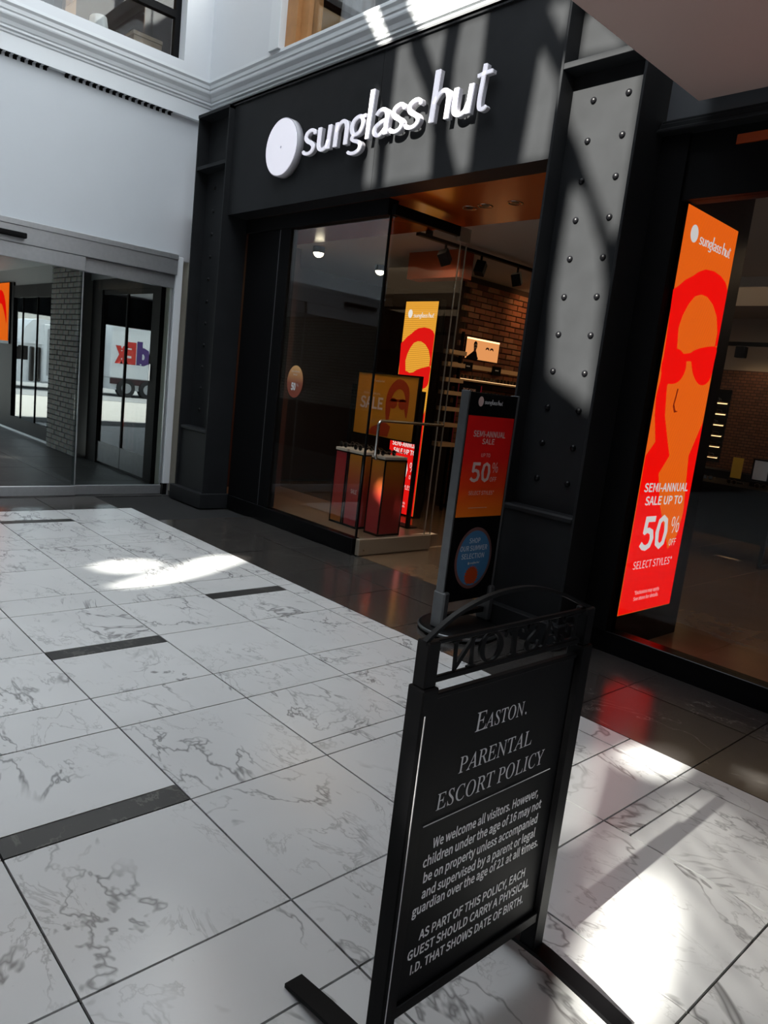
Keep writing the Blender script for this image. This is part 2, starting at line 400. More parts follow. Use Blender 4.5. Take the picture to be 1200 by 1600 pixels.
def shop_name(name, pl, x0, x1, y0, mat, root, depth=.002, n0=.003):
    """the shop name in one flat print, fitted between x0 and x1"""
    k = (x1 - x0) / (3.57 * -1 + 5.645); mb = MB()
    for ch, a, b in NAME_X: glyph_mb(mb, pl, ch, x0 + (a + 5.645) * k, x0 + (b + 5.645) * k, y0, .185 * k, n0, depth, k=2)
    return mb.build(name, mat, root)


# ordinary lettering
FONTS = {}


def font(fname):
    if fname not in FONTS:
        try: FONTS[fname] = bpy.data.fonts.load(os.path.join(bpy.utils.resource_path('LOCAL'), 'datafiles', 'fonts', fname))
        except Exception: FONTS[fname] = None
    return FONTS[fname]


def text(name, pl, body, u0, u1, v0, vcap, mat, root, bold=0.0, fnt='Noto Sans CJK Regular.woff2', n=.003, shear=0.0, ref=None, caps_ref='H', mirror=False, depth=0.0):
    """lettering fitted from u0 to u1 with baseline v0 and capital height vcap - v0"""
    def geom(b):
        c = bpy.data.curves.new('t', 'FONT'); f = font(fnt)
        if f: c.font = f
        c.body = b; c.resolution_u = 2; c.offset = bold; c.shear = shear; c.extrude = depth
        o = bpy.data.objects.new('t', c); COL.objects.link(o); bpy.context.view_layer.update()
        me = bpy.data.meshes.new_from_object(o.evaluated_get(bpy.context.evaluated_depsgraph_get())); bpy.data.objects.remove(o); bpy.data.curves.remove(c); return me
    if fnt.startswith('NotoSansMath') and font(fnt):
        body = ''.join(chr(0x1D434 + ord(ch) - 65) if 'A' <= ch <= 'Z' else ch for ch in body); caps_ref = chr(0x1D434 + 7)
    me = geom(body); h = max(v.co.y for v in geom(caps_ref).vertices)
    xs = [v.co.x for v in me.vertices]; xa, xb = min(xs), max(xs); sx = (u1 - u0) / (xb - xa); sy = (vcap - v0) / h
    for v in me.vertices:
        X = u0 + (v.co.x - xa) * sx
        if mirror: X = u0 + u1 - X
        v.co = pl.at(X, v0 + v.co.y * sy, n + v.co.z)
    return add(name, me, mat, root)


# ------------------------------------------------------------------ FLOOR
fl = setting('floor', (-3, 2, 0))
mb = MB(); mb.box((-17.0, -14, -.2), (6, 4.25, -.012)); mb.build('floor_slab', 'grout', fl)
JX = [2.17, 1.56, .95, .34, .035, -.575, -1.185, -1.49, -2.103, -2.718, -3.03, -3.635, -4.22, -4.51, -5.115, -5.69, -5.98, -6.58, -7.09]
CY = [-1.83, -1.22, -.61, 0, .61, 1.22, 1.83, 2.435, 3.03, 3.18]
STRIP = [(.61, -2.213, -2.103, 'strip'), (1.83, -2.213, -2.103, 'marble'), (1.22, -3.635, -3.527, 'strip'), (2.435, -4.22, -4.108, 'strip'), (1.83, -6.69, -6.58, 'strip'), (2.435, -1.185, -1.077, 'marble'), (.61, -5.98, -5.87, 'strip')]
tile_mesh = {}


def tile(x0, x1, y0, y1, mat, name='tile', root=None, gap=.0034, z=0.0):
    sx, sy = round(abs(x1 - x0) - 2 * gap, 3), round(abs(y1 - y0) - 2 * gap, 3); key = (sx, sy, mat)
    if key not in tile_mesh:
        b = MB().box((-sx / 2, -sy / 2, -.012), (sx / 2, sy / 2, 0)); bmesh.ops.recalc_face_normals(b.bm, faces=b.bm.faces[:]); me = bpy.data.meshes.new(name); b.bm.to_mesh(me); b.bm.free(); me.materials.append(M[mat]); tile_mesh[key] = me
    o = bpy.data.objects.new(name, tile_mesh[key]); COL.objects.link(o); o.parent = root or fl
    o.location = Vector(((x0 + x1) / 2, (y0 + y1) / 2, z)) - world_loc(root or fl); return o


for ci in range(len(CY) - 1):
    y0, y1 = CY[ci], CY[ci + 1]
    for xb, xa in zip(JX, JX[1:]):
        segs = [(xa, xb, 'marble')]
        for (sy, s0, s1, sm) in STRIP:
            if abs(sy - y0) < .02 and s0 >= xa - .02 and s1 <= xb + .02:
                segs = [q for q in ((xa, s0, 'marble'), (s0, s1, sm), (s1, xb, 'marble')) if q[1] - q[0] > .02]
        for a, b, m_ in segs: tile(a, b, y0, y1, m_)
for y0, y1, off in ((3.18, 3.79, -1.185), (3.79, 4.25, -1.185)):
    x = 2.45
    xs = [off + .6625 * 5 - .6625 * k for k in range(0, 14)]
    for b, a in zip(xs, xs[1:]): tile(max(a, -7.74), b, y0, y1, 'slate')
for k in range(8): tile(-7.74, -7.09, -1.83 + .61 * k + (.0 if k else 0), min(3.18, -1.83 + .61 * (k + 1)), 'slate') if -1.83 + .61 * k < 3.17 else None
for i in range(8):          # vestibule tiles
    for j in range(6): tile(-7.74 - 1.0 * (i + 1), -7.74 - 1.0 * i, -1.95 + j, -.95 + j, 'slatev')
box('marble_field', (-7.09, -13, -.0121), (6, -1.835, 0), 'marble', fl)

fs = setting('floor_store', (-3, 8, 0)); box('floor_slab', (-8.9, 4.25, -.2), (3, 11.2, -.012), 'grout', fs)
for i in range(-1, 11):
    for j in range(6):
        a = -7.7 + .97 * i; tile(a, min(a + .97, 2.97), 4.25 + 1.15 * j, min(4.25 + 1.15 * (j + 1), 11.15), 'storefloor', root=fs, gap=.0015)

# ------------------------------------------------------------------ LEFT WALL with sliding doors
wl = setting('wall_left', (-7.95, 2.5, 0))
box('wall_panel', (-8.06, 1.2, 2.62), (-7.9, 4.17, 4.6), 'whitewall', wl)
box('corner_post', (-7.9, 3.845, .13), (-7.78, 3.925, 2.64), 'white2', wl, .004)
box('post_shoe', (-7.89, 3.85, 0), (-7.79, 3.9, .13), 'blackm', wl)
box('post_foot_strip', (-7.8, 3.9, 0), (-7.785, 3.915, .13), 'alu', wl)
d1 = setting('door_1', (-7.8, 2.5, 0))
box('header', (-7.88, 1.2, 2.44), (-7.745, 3.845, 2.635), 'alu', d1, .006)
box('header_lip', (-7.89, 1.2, 2.6), (-7.735, 3.845, 2.655), 'alu', d1, .004)
for y0, y1, xo in ((1.2, 2.862, -7.79), (2.835, 3.835, -7.83)):
    lf = MB().box((xo - .02, y0, 0.008), (xo + .025, y1, .11), .004).build('bottom_rail', 'alu', d1)
    MB().box((xo - .02, y0, 2.30), (xo + .04, y1, 2.438), .004).build('top_rail', 'alu', d1)
    MB().box((xo - .004, y0, .11), (xo + .004, y1, 2.30)).build('glass_pane', 'doorglass', d1)
    MB().box((xo - .006, y1 - .012, .11), (xo + .006, y1 - .002, 2.30)).build('edge_seal', 'alu', d1)
box('door_jamb', (-7.87, 3.835, .13), (-7.8, 3.845, 2.44), 'alu', d1)
ms = thing('motion_sensor', (-7.72, 2.1, 2.5), 'black bar shaped door motion sensor on the sliding door header', 'sensor')
box('sensor_body', (-7.735, 1.75, 2.487), (-7.68, 2.285, 2.535), 'blackm', ms, .006); box('sensor_lens', (-7.68, 1.8, 2.495), (-7.677, 2.25, 2.51), 'blackg', ms)

# ------------------------------------------------------------------ VESTIBULE
wv = setting('wall_vestibule', (-9, 4.05, 0))
box('beige_panel', (-8.42, 4.05, 0), (-7.9, 4.2, 2.62), 'beige', wv)
box('upper_band', (-18, 4.05, 2.5), (-8.42, 4.2, 2.8), 'vangrey', wv)
box('sill', (-18, 4.03, .03), (-11.95, 4.2, .25), 'blackm', wv); box('sill_strip', (-18, 4.02, 0), (-11.95, 4.2, .03), 'alu', wv); box('screen_panel', (-18, 4.025, .25), (-14.18, 4.09, 2.56), 'blackm', wv); box('back_panel', (-18, 4.75, 0), (-8.0, 4.8, 2.8), 'blackm', wv)
box('ceiling_panel', (-16.2, -3, 2.78), (-8.06, 4.05, 2.9), 'white', setting('ceiling_vestibule', (-12, 1, 2.8)))
box('exterior_header', (-16.3, -6, 2.15), (-16.1, 4.05, 2.9), 'blackg', wv)
box('opposite_brick_panel', (-16.1, -1.2, 1.0), (-8.06, -1.0, 2.8), 'brickpalefar', wv); box('opposite_dark_panel', (-16.1, -1.2, 0), (-8.06, -.98, 1.0), 'blackm', wv)
d2 = setting('door_2', (-9.5, 4.08, 0))
for a, b in ((-10.62, -10.27), (-8.72, -8.5)): box('door_stile', (a, 4.03, 0), (b, 4.12, 2.5), 'blackm', d2)
box('door_head', (-10.27, 4.03, 2.36), (-8.72, 4.12, 2.5), 'blackm', d2)
for a, b in ((-10.26, -9.5), (-9.49, -8.73)):
    box('kick_panel', (a, 4.05, .03), (b, 4.09, .31), 'kioskmetal', d2, .003); box('glass_pane', (a + .012, 4.064, .31), (b - .012, 4.072, 2.3), 'mirror', d2); box('top_rail', (a, 4.05, 2.3), (b, 4.09, 2.36), 'blackm', d2)
    box('edge_stile', (a, 4.05, .31), (a + .012, 4.09, 2.3), 'blackm', d2); box('edge_stile', (b - .012, 4.05, .31), (b, 4.09, 2.3), 'blackm', d2)
box('lock_plate', (-8.69, 4.02, 1.25), (-8.66, 4.03, 1.45), 'chrome', d2)
w3 = setting('window_3', (-14.5, 4.08, 0)); box('glass_pane', (-18, 4.064, .25), (-11.95, 4.072, 2.3), 'mirror', w3)
for x in (-12.35, -13.0, -13.75): box('mullion', (x - .006, 4.05, .25), (x + .006, 4.085, 2.3), 'blackm', w3)
box('head_rail', (-18, 4.03, 2.3), (-11.95, 4.1, 2.5), 'blackm', w3)
bc = setting('column_brick', (-11.4, 4, 0)); box('column_core', (-11.93, 3.935, 0), (-10.75, 4.2, 2.78), 'mortar', bc)
bmb = MB().box((-.105, -.02, -.031), (.105, .02, .031), .003); bmesh.ops.recalc_face_normals(bmb.bm, faces=bmb.bm.faces[:]); bm1 = bpy.data.meshes.new('brick'); bmb.bm.to_mesh(bm1); bmb.bm.free(); bm1.materials.append(M['brickpale'])
for r in range(37):
    z = .04 + .0745 * r
    for c in range(6):
        x = -11.81 + .221 * c - (.11 if r % 2 else 0)
        if x < -11.83 or x > -10.82: x = max(min(x, -10.83), -11.83)
        o = bpy.data.objects.new('brick', bm1); COL.objects.link(o); o.parent = bc; o.location = Vector((x, 3.93 + random.uniform(-.003, .003), z)) - bc.location
        if x in (-11.83, -10.83) : o.scale.x = .9

# street and vehicles, seen mirrored in the vestibule glass
gr = struct(box('ground_street', (-75, -60, -.3), (-17.0, 40, -.06), 'asphalt')); gr.name = 'ground'
box('road_surface', (-36, -60, -.06), (-25.5, 40, -.05), 'road', gr)


def wheel(root, c, r=.36):
    t = MB().cyl((c[0] - .13, c[1], c[2]), (c[0] + .13, c[1], c[2]), r, 24).build('wheel', 'rubber', root)
    MB().cyl((c[0] + .13, c[1], c[2]), (c[0] + .15, c[1], c[2]), r * .55, 16).build('hub_cap', 'vangrey', t)


FX = -28.4
tk = thing('delivery_truck', (FX - 1.2, -5.8, -.05), 'white delivery box truck with purple and red lettering, mirrored in vestibule door glass', 'truck')
box('cargo_box', (FX - 2.4, -8.3, .66), (FX, -3.45, 2.82), 'vanwhite', tk, .04); box('roof_rail', (FX - 2.4, -8.3, 2.82), (FX + .02, -3.45, 2.92), 'vangrey', tk)
box('side_stripe', (FX, -8.3, .44), (FX + .015, -3.45, .66), 'maroon', tk); box('skirt', (FX - 2.2, -8.2, .22), (FX - .05, -3.5, .66), 'vanwhite', tk)
MB().prism([(FX - .1, -9.9, .3), (FX - .1, -8.35, .3), (FX - .1, -8.35, 2.1), (FX - .1, -9.0, 2.1), (FX - .1, -9.45, 1.4), (FX - .1, -9.9, 1.25)], (-2.1, 0, 0)).build('cab', 'vanwhite', tk)
box('side_window', (FX - .1, -9.2, 1.35), (FX - .09, -8.55, 1.95), 'lens', tk)
for y in (-9.2, -5.0, -4.1): wheel(tk, (FX - .08, y, .30), .36)
pt = Plane((FX + .004, 0, 0), (0, 1, 0), (0, 0, 1))
text('lettering_purple', pt, 'Fed', -5.95, -4.47, 1.32, 2.1, 'purple', tk, .03); text('lettering_red', pt, 'Ex', -4.44, -3.60, 1.32, 2.1, 'orangeprint', tk, .03)
FX = -29.0
bs = thing('shuttle_bus', (FX - 1.1, -1.5, -.05), 'white cutaway shuttle bus, mirrored in vestibule window glass beside the brick column', 'bus')
box('passenger_body', (FX - 2.3, -3.2, .2), (FX, -1.12, 2.42), 'vanwhite', bs, .08)
MB().prism([(FX - .02, -1.65, 1.62), (FX - .02, -.42, 1.6), (FX - .02, -.36, 1.75), (FX - .02, -.55, 2.2), (FX - .02, -.78, 2.46), (FX - .02, -1.1, 2.53), (FX - .02, -1.65, 2.5)], (-2.2, 0, 0)).build('roof_fairing', 'vanwhite', bs)
MB().prism([(FX - .1, -1.15, .2), (FX - .1, .95, .2), (FX - .1, .95, .75), (FX - .1, .25, .98), (FX - .1, -.3, 1.6), (FX - .1, -1.15, 1.6)], (-2.0, 0, 0)).build('cab', 'vanwhite', bs)
MB().prism([(FX - .085, -.66, 1.0), (FX - .085, -.02, 1.0), (FX - .085, -.34, 1.5), (FX - .085, -.66, 1.5)], (-.02, 0, 0)).build('side_window', 'lens', bs)
MB().prism([(FX - .12, .22, 1.02), (FX - .12, -.28, 1.58), (FX - 1.98, -.28, 1.58), (FX - 1.98, .22, 1.02)], (0, .03, .03)).build('windscreen', 'bluewin', bs)
for a, b in ((-.86, -.71), (-1.09, -.97)): box('door_leaf', (FX - .12, a, .25), (FX + .02, b, 1.5), 'lens', bs, .03)
box('side_panel', (FX, -1.55, .5), (FX + .01, -1.3, 2.2), 'vangrey', bs); box('rear_window', (FX, -2.9, 1.2), (FX + .01, -2.0, 2.0), 'lens', bs)
for y in (.35, -2.5): wheel(bs, (FX - .16, y, .30), .34)
bd = thing('office_building', (-52, 0, -.05), 'long pale building across the street behind the bus', 'building')
box('wall', (-56, -40, -.05), (-50, 30, 7), 'building', bd); box('parapet', (-56.2, -40.2, 7), (-49.8, 30.2, 7.4), 'white', bd)
for k in range(12):
    for z in (1.0, 4.2): wi = box('window', (-50, -36 + 5.2 * k, z), (-49.95, -33.4 + 5.2 * k, z + 1.9), 'lens', bd)

# ------------------------------------------------------------------ CORNICE
PROF = [(-.06, 4.09), (0.0, 4.09), (0.0, 4.235), (.012, 4.245), (.012, 4.262), (.03, 4.272), (.03, 4.29), (.04, 4.30), (.052, 4.33), (.078, 4.36), (.082, 4.372), (.082, 4.392), (.092, 4.402), (.096, 4.435), (.112, 4.455), (.112, 4.482), (-.06, 4.482)]


def cornice(name, a, b):
    mb = MB(); A = [mb.bm.verts.new(a(d, z)) for d, z in PROF]; B = [mb.bm.verts.new(b(d, z)) for d, z in PROF]; n = len(PROF)
    for i in range(n): mb.bm.faces.new((A[i], A[(i + 1) % n], B[(i + 1) % n], B[i]))
    mb.bm.faces.new(A[::-1]); mb.bm.faces.new(B); return mb


tl = setting('trim_1', (-7.84, 2.5, 4.1)); cornice('c', lambda d, z: (-7.84 + d, 1.2, z), lambda d, z: (-7.84 + d, 4.17 - d, z)).build('cornice_moulding', 'white2', tl)
tr = setting('trim_2', (-3, 4.17, 4.1)); cornice('c', lambda d, z: (-7.84 + d, 4.17 - d, z), lambda d, z: (2.0, 4.17 - d, z)).build('cornice_moulding', 'white2', tr)
y = 1.45; k = 0
while y < 3.72:
    if not (2.50 < y < 2.60):
        box('vent_slot', (-7.895, y, 4.086), (-7.85, y + .038, 4.0895), 'blackm', tl)
        box('vent_slot_face', (-7.8995, y, 4.06), (-7.896, y + .036, 4.088), 'blackm', tl)
    y += .066

# ------------------------------------------------------------------ UPPER WALLS AND WINDOWS
wu = setting('wall_upper_left', (-7.8, 3, 4.5))
box('sill_band', (-7.95, 1.2, 4.482), (-7.73, 4.06, 4.57), 'white', wu); box('pier', (-7.95, 3.76, 4.57), (-7.73, 4.06, 6.4), 'white', wu); box('head_band', (-7.95, 1.2, 5.9), (-7.73, 3.76, 6.4), 'white', wu)
box('reveal', (-8.06, 3.76, 4.57), (-7.95, 3.79, 5.9), 'white', wu)
wb = setting('wall_back', (-4, 4.2, 4.5))
box('pier', (-7.73, 4.06, 4.482), (-6.57, 4.3, 6.4), 'white', wb); box('pilaster_strip', (-6.57, 4.03, 4.482), (-6.40, 4.3, 6.4), 'white2', wb, .004)
box('frieze_backing', (-7.84, 4.17, 3.9), (2.0, 4.35, 4.49), 'white', wb); box('head_band', (-6.4, 4.06, 5.9), (2, 4.3, 6.4), 'white', wb); box('pier', (-2.6, 4.06, 4.482), (2.0, 4.3, 5.9), 'white', wb)
w1 = setting('window_1', (-7.9, 2.5, 4.57))
for a, b, c, d in ((1.2, 3.76, 4.57, 4.62), (3.70, 3.76, 4.62, 5.9), (1.2, 3.70, 5.85, 5.9), (1.2, 3.70, 4.99, 5.06)): box('frame_bar', (-7.92, a, c), (-7.86, b, d), 'blackm', w1)
box('glass_pane', (-7.9, 1.2, 4.6), (-7.892, 3.72, 5.87), 'glass', w1)
w2 = setting('window_2', (-5, 4.2, 4.5))
box('wood_jamb', (-6.40, 4.1, 4.482), (-6.23, 4.3, 5.9), 'wood', w2); box('wood_jamb', (-6.23, 4.15, 4.482), (-6.12, 4.3, 5.9), 'wood', w2); box('glass_pane', (-6.12, 4.2, 4.48), (-2.6, 4.208, 5.9), 'glass', w2)
fu = setting('floor_upper', (-6, 6, 4.4)); box('slab', (-11, 4.35, 4.25), (-1.5, 7.8, 4.40), 'tan', fu); box('slab', (-11, .6, 4.25), (-8.06, 4.35, 4.44), 'tan', fu)
box('back_panel', (-11, 7.6, 4.4), (-1.5, 7.7, 6.4), 'darkwall', fu); box('back_panel', (-11, .6, 4.44), (-10.9, 7.7, 6.4), 'darkwall', fu); box('ceiling_panel', (-11, .6, 6.3), (-7.95, 7.7, 6.4), 'darkwall', fu); box('ceiling_panel', (-7.95, 4.3, 6.3), (-1.5, 7.7, 6.4), 'darkwall', fu)
lamp_area((-9, 3, 6.2), (1.5, 2), 12, WARM); lamp_area((-5, 5.5, 6.2), (3, 1), 12, WARM)
tag(box('timber_post', (-8.35, 2.74, 4.44), (-8.25, 2.84, 6.3), 'wood'), 'honey coloured timber post behind the upper left window', 'post')


def drape(name, c, h, r, mat, label, cat, waves=7, seed=0):
    rr = random.Random(seed); mb = MB(); prev = None; n = 42
    for k in range(7):
        t = k / 6; ring = []
        for i in range(n):
            a = 2 * math.pi * i / n; q = r * (.55 + .45 * t) * (1 + .14 * t * math.sin(waves * a + seed)); ring.append(mb.bm.verts.new((c[0] + q * math.cos(a), c[1] + q * .7 * math.sin(a), c[2] + h * (1 - t))))
        if prev:
            for i in range(n): f = mb.bm.faces.new((prev[i], prev[(i + 1) % n], ring[(i + 1) % n], ring[i])); f.smooth = True
        else: mb.bm.faces.new(ring)
        prev = ring
    mb.bm.faces.new(prev[::-1]); return tag(mb.build(name, mat), label, cat)


drape('draped_stool', (-8.3, 3.08, 4.44), .42, .2, 'whitecloth', 'stool under white drape behind the upper left window', 'stool', 8, 1)
drape('dark_coat', (-8.3, 2.48, 4.44), .75, .26, 'darkcloth', 'dark folded coat behind the upper left window, left of post', 'coat', 5, 2)
drape('red_blanket', (-8.5, 2.1, 4.44), .5, .22, 'clothred', 'dark red blanket at the far left of the upper left window', 'blanket', 6, 3)
cb = thing('carton', (-8.35, 3.5, 4.44), 'plain brown carton in the right corner of the upper left window', 'box'); box('carton_body', (-8.5, 3.38, 4.44), (-8.12, 3.69, 4.78), 'cardboard', cb, .005); box('carton_lid', (-8.505, 3.37, 4.78), (-8.115, 3.695, 4.82), 'cardboard', cb, .004)
drape('dark_vase', (-4.86, 4.66, 4.40), .6, .2, 'darkcloth', 'dark rounded vase behind the upper window above the shop sign', 'vase', 3, 4)
for i, x in enumerate((-4.3, -4.02, -3.74)): drape('hanging_garment', (x, 4.7, 4.5), .9, .12, 'cloth', 'grey garment hanging in the upper window, %s of three' % ('left one', 'middle one', 'right one')[i], 'garment', 9, 5 + i)['group'] = 'garments in the upper window'
drape('grey_curtain', (-5.85, 4.5, 4.40), 1.4, .2, 'cloth', 'grey curtain gathered beside the wooden window jamb', 'curtain', 11, 9)
hu = thing('brown_cabinet', (-5.35, 4.9, 4.4), 'brown cabinet between curtain and vase in the upper window', 'cabinet'); box('cabinet_body', (-5.6, 4.7, 4.4), (-5.15, 5.1, 5.3), 'cardboard', hu, .005); box('cabinet_door', (-5.58, 4.685, 4.44), (-5.38, 4.70, 5.26), 'wood', hu); box('cabinet_door', (-5.37, 4.685, 4.44), (-5.17, 4.70, 5.26), 'wood', hu)

# ------------------------------------------------------------------ STOREFRONT: steel columns
def steel_column(x0, x1, label, plinth):
    r = thing('steel_column', ((x0 + x1) / 2, 4.05, 0), label, 'column'); H = 4.06; t = .018
    box('web_plate', (x0 + t, 4.035, 0), (x1 - t, 4.06, H), 'black', r)
    box('flange', (x0, 3.9, 0), (x0 + t, 4.2, H), 'black', r, .002); box('flange', (x1 - t, 3.9, 0), (x1, 4.2, H), 'black', r, .002)
    box('stiffener_plate', (x0 + t, 3.902, 3.515), (x1 - t, 4.035, 3.55), 'black', r, .002); box('cap_plate', (x0, 3.895, H - .03), (x1, 4.1, H), 'black', r)
    cx = (x0 + x1) / 2; rv = MB().dome((0, 0, 0), (0, -1, 0), .021, .017); bmesh.ops.recalc_face_normals(rv.bm, faces=rv.bm.faces[:]); me = bpy.data.meshes.new('rivet'); rv.bm.to_mesh(me); rv.bm.free(); me.materials.append(M['rivet'])
    for k in range(11):
        for s in (-1, 1):
            o = bpy.data.objects.new('rivet', me); COL.objects.link(o); o.parent = r; o.location = Vector((cx + .118 * s, 4.0345, 3.352 - .2325 * k)) - r.location
    box('base_panel', (x0 + t, 3.925, 0), (x1 - t, 4.035, .80), 'black', r, .004); box('band_moulding', (x0 + t, 3.91, .795), (x1 - t, 4.035, .84), 'black', r, .012)
    p = box('plinth', (x0 - plinth, 3.858, 0), (x1 + plinth, 4.2, .16), 'black', r, .006); return r


steel_column(-3.012, -2.42, 'riveted black steel column right of the shop entrance, partly sunlit', .03)
steel_column(-7.60, -6.97, 'riveted black steel column in the corner beside the sliding doors, in shade', .04)

# fascia and sign
sf = setting('wall_fascia', (-5, 4.05, 3.5))
for a, b in ((-6.97, -4.765), (-4.762, -3.012)): box('fascia_panel', (a, 3.96, 3.028), (b, 4.18, 4.055), 'black', sf)
box('fascia_cap', (-6.97, 3.945, 4.055), (-3.012, 4.18, 4.068), 'black', sf)
ps = Plane((0, 3.96, 0), (1, 0, 0), (0, 0, 1))
sg = thing('shop_sign', (-4.8, 3.93, 3.4), 'raised white shop name letters with round emblem on black fascia', 'sign')
disc = MB().cyl((-5.985, 3.955, 3.508), (-5.985, 3.888, 3.508), .248, 64).build('round_emblem', 'letterside', sg); MB().cyl((-5.985, 3.888, 3.508), (-5.985, 3.882, 3.508), .24, 64).build('emblem_face', 'letter', disc)
MB().cyl((-5.985, 3.882, 3.508), (-5.985, 3.8815, 3.508), .012, 16).build('emblem_centre', 'inkgrey', disc)
ZB = {'h': 3.392, 'u': 3.40, 't': 3.40}
for i, (ch, a, b) in enumerate(NAME_X):
    z = 3.395; mb = MB(); glyph_mb(mb, ps, ch, a, b, z, .185, .03, .034); lt = mb.build('letter_' + ch, 'letterside', sg, norm=False)
    mb = MB(); glyph_mb(mb, ps, ch, a, b, z, .185, .064, .012); mb.build('letter_face', 'letter', lt, norm=False)
    MB().cyl(ps.at((a + b) / 2, z + .02, 0), ps.at((a + b) / 2, z + .02, .03), .006, 8).build('stand_off', 'blackm', lt)

# entrance soffit, left bay, glass
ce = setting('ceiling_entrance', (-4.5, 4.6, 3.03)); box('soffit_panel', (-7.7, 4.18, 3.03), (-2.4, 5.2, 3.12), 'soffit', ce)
for x, y in ((-4.36, 4.70), (-4.19, 4.70), (-3.9, 4.72)):
    d = thing('downlight', (x, y, 3.03), {-4.36: 'left recessed downlight of a pair in the entrance soffit', -4.19: 'right recessed downlight of a pair in the entrance soffit', -3.9: 'single recessed downlight near the column in the entrance soffit'}[x], 'downlight', 'downlights in the entrance soffit')
    MB().lathe((x, y, 3.03), [(.03, .03), (.045, .002), (.06, -.006), (.065, 0)], 24).build('trim_ring', 'chrome', d); MB().cyl((x, y, 3.028), (x, y, 3.03), .032, 20).build('lens', 'blackg', d)
cs = setting('ceiling_store', (-3, 8, 3.0)); box('ceiling_panel', (-8.9, 5.2, 3.03), (3, 11.2, 3.12), 'tan', cs); box('ceiling_drop', (-3.6, 7.9, 2.74), (3, 8.2, 3.03), 'tan', cs); box('ceiling_panel', (-2.4, 4.3, 3.02), (3, 5.2, 3.12), 'tan', cs)
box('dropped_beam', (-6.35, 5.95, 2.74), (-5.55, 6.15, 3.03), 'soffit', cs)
wn = setting('window_4', (-5.8, 4.25, 0))
box('base_plinth', (-6.97, 4.19, 0), (-4.79, 4.28, .155), 'blackg', wn, .004); box('head_frame', (-6.97, 4.19, 2.9), (-4.79, 4.3, 3.03), 'blackm', wn)
box('side_frame', (-6.97, 4.22, .155), (-6.2, 4.3, 2.9), 'blackm', wn); box('edge_strip', (-6.38, 4.216, .155), (-6.372, 4.22, 2.9), 'kioskmetal', wn)
box('glass_pane', (-6.2, 4.236, .155), (-4.80, 4.244, 2.9), 'glass', wn)
box('corner_joint', (-4.806, 4.23, .155), (-4.794, 4.25, 2.9), 'blackm', wn)
bp = setting('floor_display', (-6, 4.9, .1)); box('platform', (-7.6, 4.28, 0), (-4.83, 5.35, .12), 'platform', bp)
# open glass door
gd = setting('door_3', (-4.75, 4.7, 0))
box('bottom_rail', (-4.775, 4.22, .008), (-4.725, 5.14, .155), 'champagne', gd, .005); box('pivot_bolt', (-4.722, 4.27, .05), (-4.716, 4.285, .065), 'chrome', gd)
box('top_rail', (-4.775, 4.22, 2.9), (-4.725, 5.02, 2.985), 'blackm', gd, .004); box('patch_fitting', (-4.778, 5.02, 2.86), (-4.722, 5.16, 2.985), 'champagne', gd, .003)
box('glass_pane', (-4.756, 4.23, .155), (-4.744, 5.14, 2.9), 'glass', gd); box('edge_strip', (-4.757, 5.14, .155), (-4.743, 5.145, 2.86), 'champagne', gd); box('edge_strip', (-4.757, 5.06, .155), (-4.743, 5.064, 2.86), 'champagne', gd)
hp = [(-4.70, 5.083, 1.21), (-4.70, 4.31, 1.212)] + [(-4.70, 4.272 + .038 * (1 - math.sin(a)), 1.212 - .038 * (1 - math.cos(a))) for a in (.4, .8, 1.2, 1.57)] + [(-4.70, 4.272, .92), (-4.702, 4.28, .895), (-4.71, 4.30, .88), (-4.744, 4.31, .88)]
MB().tube(hp, .013, 12).build('door_handle', 'chrome', gd); MB().cyl((-4.70, 5.06, 1.21), (-4.744, 5.06, 1.21), .01, 10).build('handle_mount', 'chrome', gd)

# window sticker
st = thing('round_sticker', (-5.93, 4.23, 1.46), 'round orange sale sticker on the left window pane', 'sticker')
pw = Plane((0, 4.233, 0), (1, 0, 0), (0, 0, 1)); poly('sticker_disc', pw, ellipse(-5.93, 1.455, .13, .155, 36), 'circleorange', st, .0, .001)
text('lettering_50', pw, '50', -5.985, -5.91, 1.375, 1.445, 'ledwhite' if 0 else 'ink', st, .02); text('lettering_sale', pw, 'SEMI-ANNUAL', -6.0, -5.86, 1.545, 1.56, 'ink', st); text('lettering_sale', pw, 'SALE', -5.965, -5.90, 1.515, 1.53, 'ink', st); text('lettering_off', pw, '%', -5.9, -5.865, 1.41, 1.44, 'ink', st)

# ------------------------------------------------------------------ LED artwork (generic face with sunglasses)
HAIR = [(4.23, 2.26), (4.291, 2.293), (4.357, 2.338), (4.444, 2.376), (4.501, 2.409), (4.594, 2.442), (4.71, 2.452), (4.82, 2.441), (4.901, 2.415), (4.948, 2.371), (4.948, 2.29), (4.948, 2.166), (4.948, 2.018), (4.913, 2.012), (4.914, 2.099), (4.862, 2.194), (4.776, 2.258), (4.678, 2.29), (4.595, 2.291), (4.515, 2.267), (4.451, 2.21), (4.402, 2.138), (4.375, 2.058), (4.405, 1.935), (4.39, 1.798), (4.36, 1.701), (4.40, 1.524), (4.50, 1.36), (4.555, 1.276), (4.452, 1.159), (4.546, .949), (4.682, .771), (4.767, .642), (4.87, .737), (4.90, .895), (4.825, 1.282), (4.948, 1.515), (4.948, .240), (4.245, .240), (4.245, 1.269), (4.337, 1.359), (4.273, 1.515), (4.247, 1.63), (4.265, 1.735)]
LENSL = [(4.298, 1.911), (4.414, 1.936), (4.49, 1.918), (4.547, 1.884), (4.557, 1.814), (4.504, 1.749), (4.411, 1.721), (4.307, 1.731), (4.247, 1.802), (4.26, 1.88)]
